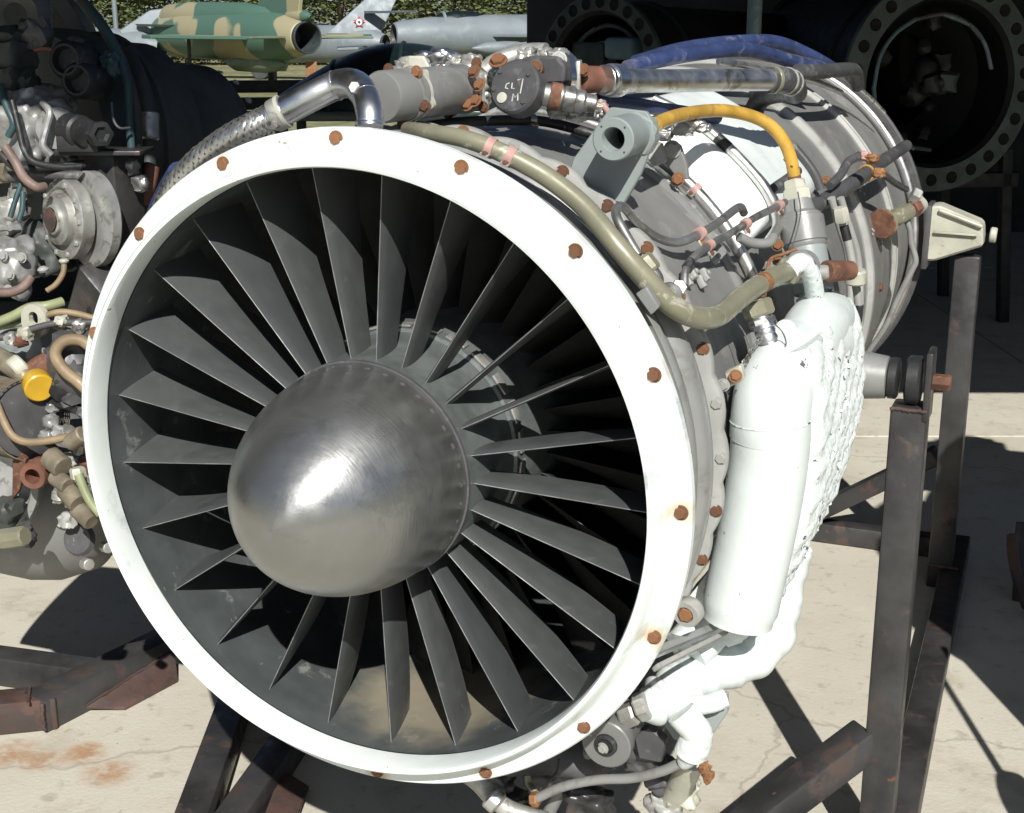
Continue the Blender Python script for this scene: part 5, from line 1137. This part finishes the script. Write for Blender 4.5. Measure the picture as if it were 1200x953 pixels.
lpipe('hose', 'black_rubber', .007, (14, 118, 2.9), (22, 150, 2.9), (28, 175, 2.9), (40, 190, 2.9), (70, 196, 2.92), (95, 195, 2.94))
lpipe('hose', 'black_rubber', .009, (0, 180, 2.95), (20, 196, 2.95), (60, 196, 2.98), (100, 192, 3.0))
lpipe('hose', 'teal_paint', .006, (25, 215, 2.95), (18, 235, 2.95), (12, 255, 2.95)); lpipe('hose', 'teal_paint', .006, (27, 225, 2.95), (26, 245, 2.95), (22, 258, 2.95))
# pale stepped disc
dc = wd(74, 257, 2.98); dn = Vector((-.35, -.9, .05))
lo('drive_disc', turned(dc-dn*.03, dn, [(.085, 0), (.088, .004), (.088, .03), (.083, .034), (.07, .036), (.068, .03), (.058, .03), (.055, .046), (.034, .048), (.032, .056), (.027, .058), (.024, .05)], 44), 'alloy')
lo('disc_bore', turned(dc+dn*.032, dn, [(.026, 0), (.026, .001)], 20), 'stand_rust')
_, u, v = frame(dn)
for k in range(10): a = k*pi/5; sub(bolt(dc+dn.normalized()*.005+(u*cos(a)+v*sin(a))*.078, dn, .006, None, BOLT_S), le)
lo('disc_flange', turned(dc-dn*.06+Vector((.03, 0, 0)), dn, [(.1, 0), (.105, .005), (.105, .025), (.09, .03)], 44), 'light_alloy')
lo('housing', lump(wd(50, 292, 3.1), .08, .07, .06, .3, 1.3, 31, 4), 'barrel_dark')
lo('pump_housing', lump(wd(12, 310, 2.95), .055, .05, .065, .3, 1.4, 41, 4), 'light_alloy')
for (a, b) in ((4, 300), (12, 322), (10, 340), (26, 302)): sub(bolt(wd(a, b, 2.89), (.1, -1, .1), .009, None, BOLT_S), le)
lpipe('hose', 'dusty_hose', .010, (0, 343, 2.85), (15, 342, 2.85), (28, 336, 2.85), (36, 325, 2.86))
lpipe('hose', 'tan_hose', .006, (75, 306, 2.85), (74, 320, 2.85), (66, 333, 2.85), (55, 341, 2.85))
lo('cap', turned(wd(75, 308, 2.85), (0, 0, 1), [(.009, 0), (.011, .004), (.008, .008)], 12), 'cream_metal'); lo('cap', turned(wd(51, 318, 2.85), (0, -.2, 1), [(.01, 0), (.012, .005), (.006, .01)], 12), 'casing_pale')
# lower accessory group
lpipe('fuel_line', 'green_pipe', .0105, (-8, 380, 2.72), (15, 371, 2.72), (35, 361, 2.72), (55, 359, 2.72), (73, 354, 2.74))
lpipe('fuel_line', 'green_pipe', .006, (-8, 385, 2.74), (20, 380, 2.74), (40, 374, 2.74))
lpipe('fuel_line', 'tan_hose', .007, (50, 371, 2.7), (70, 366, 2.7), (90, 368, 2.7), (112, 374, 2.7)); lpipe('fuel_line', 'tan_hose', .007, (60, 380, 2.7), (80, 388, 2.7), (100, 393, 2.7), (115, 398, 2.7))
lpipe('hose', 'grey_rubber', .007, (-5, 396, 2.68), (15, 394, 2.68), (30, 388, 2.68), (60, 380, 2.68), (85, 378, 2.68), (110, 378, 2.68))
lo('lifting_lug', plate(lambda a: .028+.012*max(0, -sin(a))**1.5, lambda a: .01+.003*abs(sin(a)), (0, .012, 0), wd(39, 373, 2.7), (1, .1, 0), (0, 0, 1)), 'cream_metal')
lo('junction_box', box(.085, .09, .055, Matrix.Translation(wd(52, 400, 2.8)) @ Matrix.Rotation(YAW-.5, 4, 'Z') @ Matrix.Rotation(-.15, 4, 'Y'), .006), 'bracket_grey')
lo('junction_box', lump(wd(15, 405, 2.8), .05, .04, .035, .2, 1.2, 61, 4), 'bracket_grey')
for i, (a, b, s_, m_) in enumerate(((30, 392, .014, 'cream_metal'), (72, 376, .012, 'cream_metal'), (93, 382, .013, 'alloy'), (25, 400, .012, 'red_oxide'), (12, 397, .012, 'alloy'), (88, 420, .05, 'dark_box'), (95, 445, .05, 'dark_box'), (75, 455, .035, 'black_rubber'), (60, 494, .016, 'light_alloy'), (62, 476, .013, 'light_alloy'), (75, 510, .02, 'light_alloy'), (55, 512, .014, 'light_alloy'), (95, 520, .02, 'alloy'), (82, 542, .018, 'casing_pale'), (98, 480, .014, 'chrome'), (105, 545, .02, 'red_oxide'), (80, 610, .016, 'casing_pale'), (90, 585, .02, 'olive_paint'), (28, 628, .022, 'dark_box'), (8, 600, .03, 'barrel_dark'), (70, 580, .016, 'alloy'), (112, 560, .014, 'alloy'))):
    lo('casting', lump(wd(a, b, 2.68), s_, s_, s_, .35, 1.5, i+90, 3), m_)
lo('elbow_body', tube(lw((-10, 415, 2.68), (8, 425, 2.67), (25, 437, 2.66), (34, 448, 2.66)), .021, 18, 6), 'mesh_tan'); lo('clamp_band', rod(wd(15, 436, 2.655), wd(28, 426, 2.665), .025, n=20), 'cream_metal')
lo('rusty_tee', tube(lw((34, 445, 2.67), (45, 433, 2.67), (62, 424, 2.68)), .024, 14, 5), 'rust')
yc = wd(42, 447, 2.66); lo('yellow_cap', turned(yc, Vector((.75, -.55, -.22)), [(.027, 0), (.029, .003), (.029, .03), (.026, .033)], 32), 'yellow_cap')
lpipe('hose', 'tan_hose', .0115, (108, 408, 2.6), (95, 399, 2.6), (78, 399, 2.6), (67, 408, 2.6), (66, 420, 2.6), (77, 436, 2.6), (90, 446, 2.6), (103, 458, 2.6))
lpipe('hose', 'tan_hose', .0075, (-5, 470, 2.6), (3, 490, 2.6), (14, 510, 2.6), (30, 518, 2.6), (55, 517, 2.6), (80, 512, 2.6), (104, 505, 2.6))
# wire mesh screen cylinder: real crossing wires
mc = wd(8, 487, 2.72); md = Vector((.8, -.3, .1)).normalized(); _, mu_, mv_ = frame(md); parts = []
for k in range(46):
    a = 2*pi*k/46; parts.append(tube([mc+md*t+(mu_*cos(a)+mv_*sin(a))*.08 for t in (-.06, .1)], .0017, 4, 1, False, False))
for k in range(22): parts.append(tube([mc+md*(-.06+.16*k/21)+(mu_*cos(b)+mv_*sin(b))*.081 for b in [j*pi/16 for j in range(33)]], .0013, 4, 1, False, False))
sc = lo('wire_screen', join(*parts), 'mesh_tan'); sc['kind'] = 'stuff'
lo('screen_core', turned(mc-md*.06, md, [(.07, 0), (.0755, .01), (.0755, .15), (.06, .155)], 28), 'dark_box'); lo('screen_band', turned(mc+md*.0, Vector((.55, -.3, .6)), [(.084, 0), (.088, .002), (.088, .02), (.084, .022)], 36), 'mesh_tan')
# rusty tube with side plate
lo('rusty_tube', turned(wd(55, 546, 2.68), wd(33, 562, 2.6)-wd(55, 546, 2.68), [(.024, 0), (.027, .02), (.027, .062), (.025, .066), (.015, .066), (.014, .03)], 30), 'red_oxide')
lo('tube_web', prism(lw((15, 522, 2.66), (30, 538, 2.64), (22, 575, 2.66), (14, 585, 2.68)), (0, .01, 0), .001), 'rust')
lpipe('fuel_line', 'green_pipe', .0085, (92, 556, 2.55), (98, 572, 2.55), (106, 588, 2.55), (118, 603, 2.55)); lo('union_nut', turned(wd(90, 548, 2.56), (.15, 0, -1), [(.012, 0), (.015, .004), (.015, .02), (.01, .024)], 6), 'cream_metal')
for (a, b, c_, d_, r_) in ((64, 558, 80, 570, .017), (76, 572, 92, 590, .02), (58, 535, 74, 548, .022), (90, 595, 108, 612, .018), (82, 520, 98, 508, .017)):
    lo('union', rod(wd(a, b, 2.6), wd(c_, d_, 2.58), r_, n=10), 'mesh_tan')
# lower casing
lo('lower_casing', turned(wd(-60, 560, 3.05), Vector((1, .25, -.12)), [(.18, 0), (.185, .1), (.19, .24), (.18, .3), (.145, .37), (.08, .41), (.02, .42)], 56), 'casing_grey')
lo('casing_port', turned(wd(96, 632, 2.72), Vector((.2, -.9, .3)), [(.03, 0), (.034, .01), (.028, .02), (.02, .02)], 20), 'dark_box')
lo('front_rim', turned(wd(-32, 560, 2.72), Vector((.35, -.85, .05)), [(.13, -.04), (.14, 0), (.142, .01), (.138, .02), (.125, .022), (.12, .01), (.05, .0)], 64), 'light_alloy')
lo('valve', rod(wd(2, 632, 2.6), wd(30, 628, 2.58), .02, n=8), 'olive_paint')
for (a, b) in ((108, 572), (99, 660), (122, 640)): lo('cover_nut', rod(wd(a, b, 2.72), wd(a+6, b+2, 2.7), .012, n=8), 'alloy')
# ============================================================ ADDED ENGINE TO THE RIGHT (just outside the picture, put there to throw shade)
re_ = root('jet_engine', 'added dark engine on a tall stand, unseen beyond the right edge, throwing shade', 'jet engine', (1.8, 1.3, 1.3))
lo('casing', turned((1.75, .75, 1.25), (0, 1, 0), [(.3, 0), (.42, .02), (.43, .2), (.40, .3), (.40, .9), (.33, 1.1), (.3, 1.5), (.2, 1.6)], 48), 'barrel_dark', re_)
for i in range(26):
    a = R(60+140*rnd.random()); y = .9+1.2*rnd.random(); s_ = .05+.06*rnd.random()
    lo('accessory', lump((1.75+.43*cos(a), y, 1.25+.43*sin(a)), s_, s_*1.3, s_, .5, 1.6, i+200, 3), 'dark_box', re_)
rs = root('engine_stand', 'black steel stand with a brown curved guard at the right edge', 'stand', (1.7, 1.5, 0))
for (x, y) in ((1.35, .95), (1.35, 2.35), (2.15, .95), (2.15, 2.35)): wb('post', (x, y, 0), (x, y, 1.15 if y < 2 else .95), rs, .07, .07, up=(0, 1, 0))
for (a, b) in (((1.35, .8, .04), (1.35, 2.5, .04)), ((2.15, .8, .04), (2.15, 2.5, .04)), ((1.3, 2.35, .041), (2.2, 2.35, .041)), ((1.35, 1.0, .08), (1.35, 2.3, .8)), ((1.35, .95, .62), (2.15, .95, .62))): wb('rail', a, b, rs, .06, .06)
e0 = wz(1200, 742)
o = sub(obj('guard', tube([wd(1186, 628, 4.0), wd(1187, 650, 3.97), wd(1193, 680, 3.94), wd(1204, 712, 3.9)], .016, 12, 6), 'stand_rust'), rs)
wb('leg', wd(1197, 612, 4.1), wd(1192, 742, 4.05), rs, .035, .035, up=(0, 1, 0)); wb('rail', wd(1188, 736, 4.05), wd(1290, 752, 3.9), rs, .04, .04)
def weld(p0, p1, parent, r_=.005):
    p0, p1 = Vector(p0), Vector(p1); n_ = 14; P_ = [p0.lerp(p1, i/n_)+Vector((random.gauss(0, .0008), random.gauss(0, .0008), random.gauss(0, .0008))) for i in range(n_+1)]
    o = obj('weld_bead', tube(P_, lambda t: r_*(.8+.35*abs(sin(t*22))), 8, 2, True, False), 'stand_rust', None, 60); o.parent = parent; o.matrix_parent_inverse = parent.matrix_world.inverted()
yw = .905-.0335
weld((tw.x-.033, yw, tw.z-.05), (tw.x+.033, yw, tw.z-.05), ms, .004)
weld((.66, 2.40, .075), (.72, 2.40, .075), ms); weld((rp.x-.035, rp.y-.036, .074), (rp.x+.035, rp.y-.036, .074), ms)
s_ = dA.cross(Vector((0, 0, 1))).normalized()
weld(A0+s_*.045-dA*.01+Vector((0, 0, -.03)), A0+s_*.045-dA*.01+Vector((0, 0, .043)), fs_); weld(mid_+side*.044+Vector((0, 0, -.02)), mid_+side*.044+dA*.28+Vector((0, 0, .006)), fs_, .004)
weld(A0+s_*.02-dA*.03+Vector((0, 0, .044)), A0-s_*.045+dA*.03+Vector((0, 0, .044)), fs_, .004)
wd_ = lo('wheel', turned((1.28, .62, .55), (1, 0, 0), [(.03, 0), (.09, .005), (.09, .03), (.03, .035)], 28), 'black_rubber', rs); lo('wheel_fork', beam((1.29, .62, .56), (1.29, .8, 1.0), .012, .02, (1, 0, 0)), 'stand_steel', rs)
